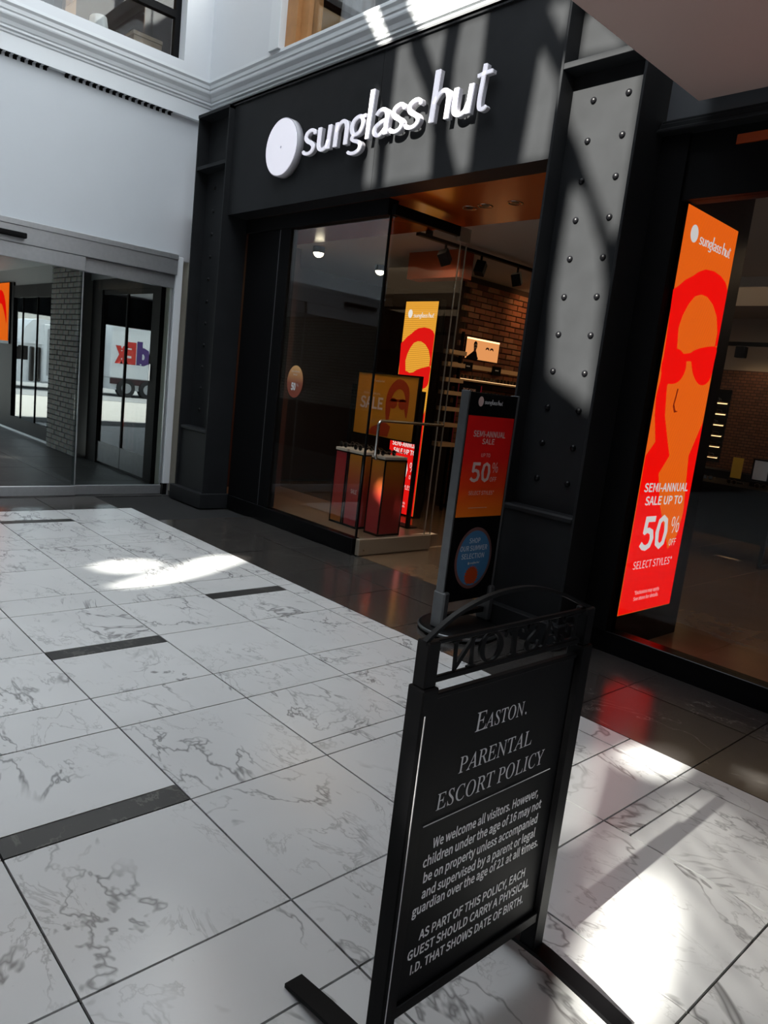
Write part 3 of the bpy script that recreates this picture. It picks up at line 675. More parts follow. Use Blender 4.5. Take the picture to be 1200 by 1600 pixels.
LENSR = [(4.591, 1.929), (4.684, 1.968), (4.838, 2.0), (4.942, 2.005), (4.945, 1.917), (4.935, 1.81), (4.868, 1.757), (4.774, 1.753), (4.678, 1.805), (4.62, 1.88)]


def led_screen(root, P, U, W, H, bgmat, redmat, whitemat, band=0.0):
    """P: lower left corner of the lit face"""
    pl = Plane(P, U, (0, 0, 1)); q = lambda p: ((p[0] - 4.243) / .707 * W, (p[1] - .236) / 2.51 * H)
    MB().prism([pl.at(0, 0, -.02), pl.at(W, 0, -.02), pl.at(W, H, -.02), pl.at(0, H, -.02)], pl.N * .02).build('screen', bgmat, root)
    mb = MB(); pts = [q(p) for p in HAIR]; c = delaunay_2d_cdt([Vector(p) for p in pts], [], [list(range(len(pts)))], 1, 1e-5)
    vs_ = [mb.bm.verts.new(pl.at(v.x, v.y, .0015)) for v in c[0]]
    for f in c[2]: mb.bm.faces.new([vs_[i] for i in f])
    mb.build('face_artwork', redmat, root)
    if band: poly('lower_artwork', pl, [(0, 0), (W, 0), (W, band), (0, band)], redmat, root, .0018, .0008)
    for L in (LENSL, LENSR): poly('lens_artwork', pl, [q(p) for p in L], redmat, root, .002, .001, 3)
    poly('bridge_artwork', pl, [q(p) for p in ((4.50, 1.915), (4.64, 1.94), (4.64, 1.885), (4.50, 1.87))], redmat, root, .002, .001)
    poly('nose_artwork', pl, [q(p) for p in ((4.50, 1.70), (4.515, 1.70), (4.495, 1.60), (4.52, 1.565), (4.56, 1.56), (4.51, 1.55), (4.48, 1.59))], 'leddark', root, .002, .001)
    a, b = q((4.367, 2.606)); poly('emblem', pl, ellipse(a, b, .048 * W / .707, .05 * H / 2.51), whitemat, root, .002, .001)
    a, b = q((4.445, 2.565)); a2, _ = q((4.885, 0)); shop_name('lettering_name', pl, a, a2, b, whitemat, root, .001, .002)

    def T(nm, s, u0, u1, v0, v1, bold=0.0): (a0, c0), (a1, c1) = q((u0, v0)), q((u1, v1)); text(nm, pl, s, a0, a1, c0, c1, whitemat, root, bold, n=.003)
    T('lettering_sale', 'SEMI-ANNUAL', 4.30, 4.90, 1.043, 1.098, .009); T('lettering_sale', 'SALE UP TO', 4.34, 4.85, .957, 1.013, .009)
    T('lettering_number', '50', 4.36, 4.715, .665, .882, .010); T('lettering_percent', '%', 4.755, 4.875, .757, .868); T('lettering_off', 'OFF', 4.765, 4.865, .668, .715)
    T('lettering_styles', 'SELECT STYLES*', 4.33, 4.855, .536, .587); T('lettering_small', '*Exclusions may apply.', 4.41, 4.75, .360, .385); T('lettering_small', 'See store for details.', 4.41, 4.75, .318, .343)


l1 = thing('led_screen', (-2.3, 4.6, .2), 'tall red and orange sale screen behind the right hand window', 'screen')
box('casing', (-2.415, 4.2435, 0.0), (-2.2195, 5.12, 2.99), 'blackg', l1); led_screen(l1, (-2.218, 4.2445, .236), (0, 1, 0), .706, 2.51, 'ledorange', 'ledred', 'ledwhite')
l2 = thing('led_screen', (-6.3, 6.2, 0), 'tall yellow and red sale screen standing inside the entrance before the brick wall', 'screen')
box('casing', (-6.61, 6.2015, 0), (-6.0, 6.29, 2.56), 'blackg', l2); led_screen(l2, (-6.575, 6.2, .02), (1, 0, 0), .535, 2.51, 'ledyellow', 'ledred2', 'ledwhiteL', .98)
l3 = thing('led_screen', (-14.7, 4.0, 1.5), 'small orange screen behind vestibule glass at the far left', 'screen')
box('casing', (-15.4, 4.0, 1.5), (-14.32, 4.022, 2.56), 'blackg', l3); pl3 = Plane((-15.3, 3.998, 1.55), (1, 0, 0), (0, 0, 1)); poly('screen', pl3, [(0, 0), (.95, 0), (.95, 1.0), (0, 1.0)], 'ledorange', l3, 0, .004)
poly('face_artwork', pl3, smooth_loop([(.05, .1), (.1, .55), (.3, .85), (.6, .85), (.8, .6), (.85, .3), (.7, .5), (.5, .65), (.3, .5), (.25, .2)], 3), 'ledred', l3, .004, .001)

# ------------------------------------------------------------------ RIGHT WINDOW DIM_AREA
wr = setting('window_5', (0, 4.25, 0))
box('base_plinth', (-2.38, 4.187, 0), (2.2, 4.29, .13), 'blackg', wr, .004); box('side_frame', (-2.43, 4.175, .14), (-2.245, 4.243, 3.19), 'blackm', wr); box('base_cap', (-2.38, 4.18, .125), (2.2, 4.29, .14), 'blackg', wr, .004); box('head_frame', (-2.42, 4.2, 2.757), (2.2, 4.32, 3.12), 'blackm', wr)
box('glass_pane', (-2.24, 4.232, .14), (2.2, 4.24, 2.757), 'shopglass', wr); box('head_reflection', (-1.98, 4.19, 3.02), (2.2, 4.2, 3.07), 'soffit', wr)  # orange-red strip painted for the reflection under the moulding
wf = setting('wall_header', (0, 4.2, 3.3)); box('fascia_panel', (-2.40, 4.16, 3.2), (2.2, 4.3, 4.06), 'headergrey', wf)
for i, (y, z0, z1) in enumerate(((4.13, 3.135, 3.175), (4.145, 3.175, 3.195), (4.105, 3.12, 3.14))): box('moulding', (-2.42, y, z0), (2.2, 4.3, z1), 'black', wf, .005)
br = struct(box('ceiling_bridge', (-2.19, -1.8, 3.25), (3.5, 4.10, 3.7), 'bridge'))

# ------------------------------------------------------------------ STORE INTERIOR
ws = setting('wall_store', (-6.6, 8, 0))
box('dark_panel', (-8.9, 8.1, -.1), (-6.75, 8.2, 3.03), 'darkwall', ws); box('side_panel', (-7.72, 4.3, -.1), (-7.68, 5.4, 3.1), 'darkwall', ws); box('side_panel', (-9.0, 4.85, -.1), (-8.9, 8.2, 3.1), 'darkwall', ws); box('return_panel', (-8.9, 4.82, -.1), (-7.72, 4.86, 3.1), 'darkwall', ws); box('mortar_panel', (-6.75, 7.32, 0), (-6.622, 11.0, 3.03), 'mortardark', ws)
box('back_upper_panel', (-6.75, 10.9, 2.3), (3, 11.0, 3.1), 'tan', ws); box('back_brick_panel', (-6.75, 10.75, 0), (3, 10.9, 2.3), 'brickfar', ws); box('end_panel', (3, 4.3, 0), (3.1, 11, 3.1), 'darkwall', ws)
bmb = MB().box((-.02, -.105, -.031), (.02, .105, .031), .003); bmesh.ops.recalc_face_normals(bmb.bm, faces=bmb.bm.faces[:]); bm2 = bpy.data.meshes.new('brick'); bmb.bm.to_mesh(bm2); bmb.bm.free(); bm2.materials.append(M['brickred'])
for r in range(22):
    z = 1.36 + .0745 * r
    for c in range(12):
        y = 7.45 + .221 * c - (.11 if r % 2 else 0) + .005
        if z > 3.0: continue
        o = bpy.data.objects.new('brick', bm2); COL.objects.link(o); o.parent = ws; o.location = Vector((-6.612 + random.uniform(-.006, .006), y, z)) - ws.location
mb = MB()
for r in range(17):
    for c in range(16): mb.box((-6.63, 7.345 + .221 * c - (.11 if r % 2 else 0) + (.11 if r % 2 and c == 0 else 0), .045 + .0745 * r), (-6.595, 7.545 + .221 * c - (.11 if r % 2 else 0), .108 + .0745 * r))
mb.build('lower_bricks', 'brickred', ws, kind='stuff')

# track light
tk_ = thing('track_light', (-5.3, 6.2, 2.95), 'black ceiling track with square spot heads inside the entrance', 'track light')
box('track_rail', (-5.33, 5.05, 2.955), (-5.28, 7.3, 2.985), 'blackm', tk_); 
for y in (5.2, 7.2): box('ceiling_clip', (-5.325, y - .03, 2.985), (-5.285, y + .03, 3.03), 'blackm', tk_)
for i, y in enumerate((5.45, 6.0, 6.62)):
    mb = MB(); mb.box((-.05, -.055, -.065), (.05, .055, .065), .004); bmesh.ops.rotate(mb.bm, verts=mb.bm.verts[:], cent=(0, 0, 0), matrix=Matrix.Rotation(math.radians((40, -18, 25)[i]), 3, 'X') @ Matrix.Rotation(.5, 3, 'Z'))
    bmesh.ops.translate(mb.bm, verts=mb.bm.verts[:], vec=(-5.305, y, 2.83)); h = mb.build('spot_head', 'blackm', tk_); MB().cyl((-5.305, y, 2.96), (-5.305, y, 2.87), .012, 8).build('spot_stem', 'blackm', h)
    lamp_spot((-5.42, y + .1, 2.74), (-6.6, y + 2.0, 1.9), 6, WARM, 75)
# two bright ceiling lamps seen through the left window
for i, (x, y) in enumerate(((-7.30, 5.38), (-7.42, 6.47))):
    d = thing('ceiling_lamp', (x, y, 3.0), ('front', 'rear')[i] + ' bright round ceiling lamp seen through the left window', 'lamp', 'bright lamps above the window display')
    MB().lathe((x, y, 2.93), [(.066, 0.03), (.07, .035), (.07, .10)], 24).build('lamp_can', 'blackm', d); MB().dome((x, y, 2.965), (0, 0, -1), .062, .055, 20).build('lamp_bulb', 'bulb', d)

# pedestals with trays
PEDS = [('red printed display pedestal, leftmost of the three in the left window', (-5.65, 4.6, .19), 'pedA'), ('orange to red pedestal printed SALE, middle of three in left window', (-5.44, 4.6, .21), 'pedB'), ('orange to red pedestal beside the open glass door', (-5.11, 4.6, .20), 'pedB')]


def sunglasses_mesh():
    r = thing('sunglasses', (0, 0, 0), '', 'sunglasses')
    for s in (-1, 1):
        MB().cyl((s * .033, -.001, .022), (s * .033, .001, .022), .024, 14).build('lens', 'lens', r)
    mb = MB()
    for s in (-1, 1):
        mb.tube([(s * .033 + .026 * math.cos(2 * math.pi * i / 14), 0, .022 + .026 * math.sin(2 * math.pi * i / 14)) for i in range(15)], .003, 6)
        mb.tube([(s * .058, 0, .034), (s * .062, .02, .034), (s * .064, .11, .03), (s * .062, .135, .012)], .003, 6)
    mb.tube([(-.01, 0, .028), (0, -.003, .031), (.01, 0, .028)], .0028, 6); mb.build('frame', 'frame', r); return r


ORD = ['first', 'second', 'third', 'fourth', 'fifth', 'sixth', 'seventh', 'eighth', 'ninth', 'tenth']
PROTO = sunglasses_mesh(); first = [True]


def put_sunglasses(loc, rz, label, group):
    o = PROTO if first[0] else copy_tree(PROTO)
    first[0] = False; o.location = loc; o.rotation_euler = (0, 0, rz); o['label'] = label; o['group'] = group; return o


for i, (lab, (x, y, w_), mt) in enumerate(PEDS):
    p = thing('display_pedestal', (x + w_ / 2, y + .14, .12), lab, 'pedestal', 'display pedestals in the left window'); z0, z1 = .12, .845
    box('printed_body', (x + .006, y + .006, z0 + .02), (x + w_ - .006, y + .274, z1 - .01), mt, p)
    for a in (x, x + w_ - .012):
        for b in (y, y + .268): box('corner_edge', (a, b, z0), (a + .012, b + .012, z1), 'blackm', p)
    box('base_edge', (x, y, z0), (x + w_, y + .28, z0 + .02), 'blackm', p); box('top_edge', (x, y, z1 - .012), (x + w_, y + .28, z1), 'blackm', p)
    pp = Plane((0, y + .006, 0), (1, 0, 0), (0, 0, 1))
    if i == 1: text('lettering_sale', pp, 'SALE', x + .075, x + .165, .455, .495, 'inkdim', p, .01, n=.001)
    t = tag(box('tray', (x + .004, y - .004, z1), (x + w_ - .004, y + .284, z1 + .028), 'tray', None, .004), 'pale tray on ' + ('the leftmost red pedestal', 'the middle SALE pedestal', 'the pedestal beside the glass door')[i], 'tray', 'trays on the pedestals')
    for k in range(2): put_sunglasses((x + w_ / 2, y + .015 + .142 * k, z1 + .037), random.uniform(-.05, .05), ('front' if k == 0 else 'rear') + ' pair of sunglasses on ' + ('the leftmost tray', 'the middle tray', 'the tray beside the glass door')[i], 'sunglasses on the pedestal trays')

# framed poster on a stand behind the pedestals
fp = thing('framed_poster', (-5.65, 5.2, .12), 'black framed orange SALE poster with face in sunglasses on pole stand', 'poster'); P5 = Plane((-6.11, 5.19, .99), (1, 0, 0), (0, 0, 1)); W5, H5 = .92, .64
box('poster_sheet', (-6.11, 5.19, .99), (-5.19, 5.21, 1.63), 'posterorange', fp)
for a, b in (((-6.125, 5.18, .975), (-6.11, 5.22, 1.645)), ((-5.19, 5.18, .975), (-5.165, 5.22, 1.645)), ((-6.11, 5.18, .975), (-5.19, 5.22, .99)), ((-6.11, 5.18, 1.63), (-5.19, 5.22, 1.645))): box('frame_bar', a, b, 'blackm', fp)
for x in (-6.2, -5.14): box('stand_pole', (x - .018, 5.2, .12), (x + .018, 5.235, 1.5), 'blackm', fp)
box('stand_crossbar', (-6.2, 5.222, 1.43), (-5.14, 5.24, 1.46), 'blackm', fp); box('stand_crossbar', (-6.218, 5.2, .12), (-5.122, 5.34, .135), 'blackm', fp)
poly('hair_artwork', P5, smooth_loop([(.50, .18), (.47, .35), (.50, .50), (.60, .60), (.70, .60), (.79, .53), (.81, .40), (.80, .22), (.76, .30), (.755, .42), (.70, .50), (.62, .50), (.555, .42), (.55, .28), (.54, .18)], 2), 'posterred', fp, .001, .001)
for cx in (.585, .72): poly('lens_artwork', P5, ellipse(cx, .36, .058, .055, 20), 'posterred', fp, .002, .001)
poly('bridge_artwork', P5, [(.5, .40), (.81, .41), (.81, .385), (.5, .375)], 'posterred', fp, .002, .001)
poly('shoulder_artwork', P5, [(.22, .01), (.30, .09), (.48, .16), (.58, .12), (.55, .01)], 'posterred', fp, .0012, .001)
text('lettering_sale', P5, 'SALE', .07, .43, .28, .40, 'inkdim', fp, .01); text('lettering_small', P5, 'SEMI-ANNUAL', .11, .38, .425, .445, 'inkdim', fp); shop_name('lettering_name', P5, .28, .42, .56, 'inkdim', fp, .001, .002); poly('emblem', P5, ellipse(.25, .575, .015, .018, 16), 'inkdim', fp, .002, .001)
lamp_spot((-5.4, 4.5, 2.8), (-5.6, 5.2, 1.2), 26, WARM, 60)

# lit picture, name plates and shelves on the brick wall
lp = thing('lit_picture', (-6.58, 7.6, 2.0), 'glowing amber picture of person in black on the brick wall', 'picture'); PL = Plane((-6.575, 7.27, 1.99), (0, 1, 0), (0, 0, 1))
box('light_box', (-6.595, 7.35, 2.0), (-6.568, 8.02, 2.27), 'blackm', lp); PL = Plane((-6.568, 7.35, 2.0), (0, 1, 0), (0, 0, 1))
poly('lit_sheet', PL, [(0, 0), (.67, 0), (.67, .27), (0, .27)], 'lightpanel', lp, 0, .002); poly('light_edge', PL, [(0, .25), (.67, .25), (.67, .27), (0, .27)], 'lightstrip', lp, .002, .002)
poly('figure_body', PL, smooth_loop([(.02, 0), (.08, .05), (.15, .10), (.18, .12), (.21, .10), (.24, .04), (.25, 0)], 2), 'blackm', lp, .002, .001); poly('figure_neck', PL, [(.155, .1), (.155, .14), (.20, .14), (.20, .1)], 'clothred', lp, .003, .001); poly('figure_head', PL, ellipse(.18, .17, .035, .05, 20), 'cardboard', lp, .003, .001); poly('figure_hair', PL, [(.14, .18), (.145, .215), (.17, .235), (.20, .225), (.215, .195), (.18, .205)], 'blackm', lp, .004, .001); poly('figure_sunglasses', PL, [(.155, .175), (.21, .175), (.21, .155), (.185, .165), (.16, .152)], 'blackm', lp, .005, .001)
for cx in (.43, .52): poly('spectacle_lens', PL, smooth_loop([(cx - .035, .14), (cx - .03, .17), (cx, .18), (cx + .03, .17), (cx + .035, .14), (cx, .16)], 2), 'maroon', lp, .003, .001)
sh = thing('wall_shelf', (-6.55, 8.0, 1.68), 'long pale shelf with sunglasses under the lit picture', 'shelf', 'shelves on the brick wall'); box('shelf_board', (-6.592, 7.15, 1.70), (-6.40, 9.2, 1.722), 'palewood', sh); box('light_strip', (-6.42, 7.15, 1.722), (-6.41, 9.2, 1.726), 'lightstrip', sh)
for k in range(10): put_sunglasses((-6.5, 7.3 + .15 * k, 1.735), math.pi / 2 + random.uniform(-.2, .2), ORD[k] + ' sunglasses from the left on the long shelf under lit picture', 'sunglasses on the long shelf')
s2 = thing('wall_shelf', (-6.55, 8.0, 1.6), 'lower dark shelf with sunglasses just above the black kiosk', 'shelf', 'shelves on the brick wall'); box('shelf_board', (-6.592, 7.5, 1.50), (-6.40, 9.2, 1.52), 'blackm', s2); box('shelf_lip', (-6.40, 7.5, 1.50), (-6.395, 9.2, 1.53), 'blackm', s2)
for k in range(8): put_sunglasses((-6.5, 7.65 + .15 * k, 1.538), math.pi / 2 + random.uniform(-.2, .2), ORD[k] + ' sunglasses from the left on the dark shelf behind the kiosk', 'sunglasses on the dark shelf')
rl = thing('picture_rail', (-6.58, 8.0, 1.86), 'pale slotted rail with two black name plates under lit picture', 'rail')
box('rail_board', (-6.592, 7.15, 1.87), (-6.565, 9.2, 1.925), 'palewood', rl)
for y in (7.42, 8.02): a = box('name_plate', (-6.565, y - .09, 1.83), (-6.55, y + .09, 1.95), 'blackm', rl); box('plate_print', (-6.55, y - .035, 1.89), (-6.548, y + .035, 1.905), 'inkgrey', a)
ic = thing('small_sign', (-6.45, 7.35, 1.55), 'small black sign lettered THE ICON with pink edges behind the kiosk', 'sign'); box('sign_board', (-6.46, 7.16, 1.50), (-6.44, 7.6, 1.66), 'blackm', ic)
box('pink_edge', (-6.46, 7.14, .9), (-6.43, 7.16, 1.66), 'pink', ic); box('pink_edge', (-6.46, 7.6, 1.52), (-6.43, 7.615, 1.66), 'pink', ic); text('lettering_sign', Plane((-6.44, 0, 0), (0, 1, 0), (0, 0, 1)), 'THE ICON', 7.25, 7.5, 1.56, 1.61, 'inkdim', ic, .01)
ld = thing('ladder_shelf', (-6.35, 6.95, 0), 'dark ladder shelf with pale board ends between yellow screen and brick wall', 'shelf')
for y in (6.72, 7.08): box('upright', (-6.42, y - .012, 0), (-6.38, y + .012, 2.3), 'blackm', ld)
for z in (.85, 1.1, 1.30, 1.5, 1.66, 1.85, 2.0): box('shelf_board', (-6.46, 6.74, z), (-6.28, 7.06, z + .05), 'palewood', ld)
box('dark_cabinet', (-6.58, 7.35, 0), (-6.2, 10.4, .82), 'blackm'); tag(bpy.data.objects['dark_cabinet'], 'long low black cabinet along the brick wall', 'cabinet')
tag(box('rear_dark_box', (-5.2, 10.3, 0), (2.9, 10.74, .9), 'blackm'), 'black box added for the dark area along the rear brick wall behind the table', 'cabinet')  # box added to darken the foot of the rear brick wall
lamp_spot((-6.1, 8.3, 2.9), (-6.6, 8.6, 2.6), 10, (1, .55, .25), 120, 1)

# right window view: back shelves, table, rear track
for j, (xa, lab) in enumerate(((-4.95, 'left stack of six short lit shelves on the rear brick wall'), (-3.75, 'right stack of six short lit shelves on the rear brick wall'))):
    side = 'left' if j == 0 else 'right'; box('shelf_back_rail', (xa - .02, 10.735, .98), (xa + .47, 10.75, 2.02), 'blackm', ws)
    for k in range(6):
        z = 1.05 + .155 * k; s = thing('short_shelf', (xa + .22, 10.65, z), ORD[k] + ' short lit shelf from the bottom, ' + side + ' stack on rear brick wall', 'shelf', 'short shelves on the rear wall')
        box('shelf_board', (xa, 10.55, z), (xa + .45, 10.732, z + .012), 'palewood', s); box('light_strip', (xa, 10.7, z - .012), (xa + .45, 10.71, z), 'lightstrip', s)
        for q in range(2): put_sunglasses((xa + .12 + .21 * q, 10.575, z + .021), random.uniform(-.3, .3), ('left' if q == 0 else 'right') + ' sunglasses on ' + ORD[k] + ' shelf from the bottom, ' + side + ' stack on rear wall', 'sunglasses on the rear shelf stacks')
tb = thing('display_table', (-2.8, 9.0, 0), 'long black display table with open metal legs behind the right window', 'table'); box('table_top', (-4.2, 8.4, .80), (-1.4, 9.4, .86), 'blackm', tb); box('apron', (-4.15, 8.45, .55), (-1.45, 9.35, .80), 'blackm', tb)
for x in (-4.1, -2.9, -1.5):
    for a in ((x - .02, 8.5, 0), (x - .02, 9.26, 0)): box('leg', a, (a[0] + .04, a[1] + .04, .55), 'blackm', tb)
    box('foot_rail', (x - .02, 8.5, 0), (x + .02, 9.3, .03), 'blackm', tb)
for k in range(9): put_sunglasses((-4.0 + .3 * k, 8.6 + .05 * (k % 2), .869), random.uniform(-.4, .4), ORD[k] + ' sunglasses from the left on the black display table', 'sunglasses on the display table')
yc = thing('yellow_card', (-3.5, 8.9, .86), 'yellow card in black holder standing on the display table', 'card'); box('card_sheet', (-3.55, 8.9, .92), (-3.43, 8.91, 1.16), 'cardyellow', yc); box('card_holder', (-3.57, 8.88, .86), (-3.41, 8.96, .92), 'blackm', yc)
mi = thing('table_mirror', (-3.2, 8.9, .86), 'black framed mirror on the display table right of the yellow card', 'mirror'); box('mirror_frame', (-3.32, 8.9, .92), (-3.12, 8.93, 1.18), 'blackm', mi); box('mirror_glass', (-3.30, 8.897, .94), (-3.14, 8.9, 1.16), 'chrome', mi); box('mirror_foot', (-3.3, 8.85, .86), (-3.14, 8.98, .92), 'blackm', mi)
t2 = thing('track_light', (-3, 10.2, 2.5), 'black rear track with spot heads above the back brick wall', 'track light'); box('track_rail', (-5.2, 9.9, 2.55), (1, 9.95, 2.6), 'blackm', t2)
for x in (-5, -2.5, 0): box('drop_rod', (x - .008, 9.915, 2.6), (x + .008, 9.935, 3.03), 'blackm', t2)
for k in range(8): mb = MB().box((-4.6 + .42 * k, 9.87, 2.40), (-4.48 + .42 * k, 9.98, 2.54), .005); mb.build('spot_head', 'blackm', t2)
lamp_spot((-4, 10.2, 2.5), (-4.2, 10.75, 1.6), 7, WARM, 110); lamp_spot((-2.5, 10.2, 2.5), (-2.5, 10.75, 1.6), 5, WARM, 110)

# ------------------------------------------------------------------ KIOSK (double sided poster stand)
kx = -2.93; kk = thing('poster_stand', (-2.97, 3.6, 0), 'black poster stand with red sale poster in front of the entrance', 'poster stand'); pk = Plane((kx, 0, 0), (0, 1, 0), (0, 0, 1))
box('panel_body', (-2.985, 3.372, .21), (kx, 3.835, 1.535), 'blackg', kk, .003)
for a, b in ((3.357, 3.372), (3.835, 3.85)): box('edge_profile', (-2.99, a, .20), (-2.925, b, 1.54), 'kioskmetal', kk, .002)
for a in (3.352, 3.80): MB().box((-3.005, a, .045), (-2.905, a + .055, .285), .01).build('leg_sleeve', 'kioskmetal', kk)
box('lower_crossbar', (-2.975, 3.40, .10), (-2.94, 3.80, .13), 'blackm', kk); MB().lathe((-2.95, 3.575, 0), [(0.001, 0), (.97, 0), (1.0, .012), (.99, .03), (.9, .045), (.001, .05)], 40, .26, .27).build('base_plate', 'blackm', kk)
MB().lathe((-2.95, 3.575, 0), [(.985, .012), (1.01, .02), (1.0, .032), (.975, .036)], 40, .26, .27).build('base_rim', 'kioskmetal', kk)
po = poly('sale_poster', pk, [(3.383, .762), (3.868, .762), (3.868, 1.395), (3.383, 1.395)] and [(3.38, .762), (3.826, .762), (3.826, 1.395), (3.38, 1.395)], 'kioskred', kk, .001, .001)
S_ = lambda u: 3.38 + (u - 3.383) * (.446 / .487)
for s, u0, u1, v0, v1, b, mt in (('SEMI-ANNUAL', 3.455, 3.795, 1.268, 1.305, .005, 'inkdim'), ('SALE', 3.555, 3.685, 1.224, 1.258, .005, 'inkdim'), ('UP TO', 3.565, 3.66, 1.143, 1.166, 0, 'inkdim'), ('50', 3.475, 3.685, .989, 1.109, .008, 'inkdim'), ('%', 3.70, 3.765, 1.045, 1.109, 0, 'inkdim'), ('OFF', 3.69, 3.762, .987, 1.016, 0, 'inkdim'), ('SELECT STYLES*', 3.485, 3.755, .903, .928, 0, 'inkdim')): text('lettering_poster', pk, s, S_(u0), S_(u1), v0, v1, mt, kk, b)
box('poster_rule', (kx + .002, S_(3.50), .818), (kx + .003, S_(3.70), .821), 'inkdim', kk)
poly('emblem', pk, ellipse(S_(3.49), 1.482, .024, .03, 24), 'inkdim', kk, .001, .001); shop_name('lettering_name', pk, S_(3.53), S_(3.72), 1.47, 'inkgrey', kk, .001, .001)
cy, cz = S_(3.632), .489; poly('sticker_rim', pk, ellipse(cy, cz, .178, .203, 44), 'stickerrim', kk, .001, .001); poly('sticker_disc', pk, ellipse(cy, cz, .158, .182, 44), 'stickerblue', kk, .002, .001)
for s, u0, u1, v0, v1 in (('SHOP', 3.563, 3.68, .590, .622), ('OUR SUMMER', 3.478, 3.765, .540, .573), ('SELECTION', 3.50, 3.742, .488, .521)): text('lettering_sticker', pk, s, S_(u0), S_(u1), v0, v1, 'stickerink', kk, .003, n=.0035)
shop_name('lettering_name', pk, S_(3.60), S_(3.70), .452, 'inkgrey', kk, .001, .003); poly('emblem', pk, ellipse(S_(3.585), .456, .008, .009, 12), 'inkgrey', kk, .003, .001)
sun = [(S_(3.63) + (.055 if i % 2 else .07) * math.cos(2 * math.pi * i / 40), .372 + (.055 if i % 2 else .07) * math.sin(2 * math.pi * i / 40)) for i in range(40)]; poly('sun_artwork', pk, [p for p in sun if p[1] > .315], 'stickersun', kk, .003, .001)

# ------------------------------------------------------------------ POLICY SIGN in the foreground
sx = -.93; es = thing('policy_sign', (sx, 1.35, 0), 'black metal framed parental escort policy sign standing on the marble', 'sign'); pe = Plane((sx, 0, 0), (0, 1, 0), (0, 0, 1))
for a, b in ((1.036, 1.082), (1.612, 1.658)):
    box('post', (sx - .035, a, .03), (sx + .012, b, .915), 'signblack', es, .003); box('post_top', (sx - .03, a + .005, .915), (sx + .006, b - .005, 1.013), 'signblack', es, .003)
box('panel', (sx - .014, 1.082, .155), (sx - .004, 1.612, .892), 'signface', es)
for a, b in (((1.082, .128), (1.612, .158)), ((1.082, .882), (1.612, .894))): box('panel_rail', (sx - (.03 if a[1] < .5 else .016), a[0], a[1]), (sx + (.008 if a[1] < .5 else 0), b[0], b[1]), 'signblack', es, .002)
box('panel_bead', (sx + .012, 1.046, .14), (sx + .0135, 1.0485, .86), 'inkgrey', es)
box('header_bar', (sx - .012, 1.08, .919), (sx - .002, 1.614, .933), 'signblack', es, .002); box('header_bar', (sx - .014, 1.045, 1.002), (sx - .002, 1.64, 1.012), 'signblack', es, .002)
ap = spline([(1.040, 1.010), (1.077, 1.034), (1.13, 1.060), (1.208, 1.082), (1.294, 1.092), (1.39, 1.088), (1.501, 1.062), (1.578, 1.034), (1.655, 1.006)], 5)
mb = MB(); d = .0045
up, lo = [(u, v + d) for u, v in ap], [(u, v - d) for u, v in ap]
for i in range(len(ap) - 1):
    q = [up[i], up[i + 1], lo[i + 1], lo[i]]; mb.prism([pe.at(u, v, -.014) for u, v in q], pe.N * .012)
bmesh.ops.remove_doubles(mb.bm, verts=mb.bm.verts[:], dist=.0002); mb.build('arch_bar', 'signblack', es)
text('cut_out_lettering', pe, 'EASTON', 1.125, 1.605, .934, 1.0, 'signblack', es, .004, 'NotoSansMath-Regular.woff2', n=-.008, mirror=True, depth=.003, shear=-.22)
SER = dict(fnt='NotoSansMath-Regular.woff2', shear=-.22)
text('lettering_title', pe, 'E', 1.238, 1.275, .771, .817, 'inkgrey', es, 0, n=-.003, **SER); text('lettering_title', pe, 'ASTON.', 1.272, 1.428, .771, .806, 'inkgrey', es, 0, n=-.003, **SER)
text('lettering_title', pe, 'PARENTAL', 1.20, 1.468, .682, .721, 'inkgrey', es, 0, n=-.003, **SER); text('lettering_title', pe, 'ESCORT POLICY', 1.14, 1.535, .612, .651, 'inkgrey', es, 0, n=-.003, **SER)
MB().prism([pe.at(1.105, .585, -.003), pe.at(1.573, .585, -.003), pe.at(1.573, .587, -.003), pe.at(1.105, .587, -.003)], pe.N * .001).build('rule_line', 'inkgrey', es)
for s, u0, u1, v in (('We welcome all visitors. However,', 1.146, 1.538, .520), ('children under the age of 16 may not', 1.122, 1.560, .481), ('be on property unless accompanied', 1.130, 1.553, .441), ('and supervised by a parent or legal', 1.132, 1.553, .401), ('guardian over the age of 21 at all times.', 1.108, 1.575, .366), ('AS PART OF THIS POLICY, EACH', 1.142, 1.535, .293), ('GUEST SHOULD CARRY A PHYSICAL', 1.112, 1.562, .253), ('I.D. THAT SHOWS DATE OF BIRTH.', 1.128, 1.546, .211)):
    text('lettering_line', pe, s, u0, u1, v, v + .0245, 'ink', es, .009, n=-.003)
for y in (1.05, 1.635):
    mb = MB(); A = [(-.30, 0), (-.28, .025), (-.06, .05), (.06, .05), (.28, .025), (.30, 0), (.24, 0), (.05, .028), (-.05, .028), (-.24, 0)]
    f_ = MB(); pts_t = [(-.30, .012), (-.18, .03), (-.05, .045), (.05, .045), (.18, .03), (.30, .012)]
    for (a, z), (b, z2) in zip(pts_t, pts_t[1:]):
        f_.prism([(sx - .012 + a, y - .026, z - .012), (sx - .012 + b, y - .026, z2 - .012), (sx - .012 + b, y - .026, z2), (sx - .012 + a, y - .026, z)], (0, .052, 0))
    bmesh.ops.remove_doubles(f_.bm, verts=f_.bm.verts[:], dist=.0002); f_.build('foot', 'signblack', es); mb.bm.free()

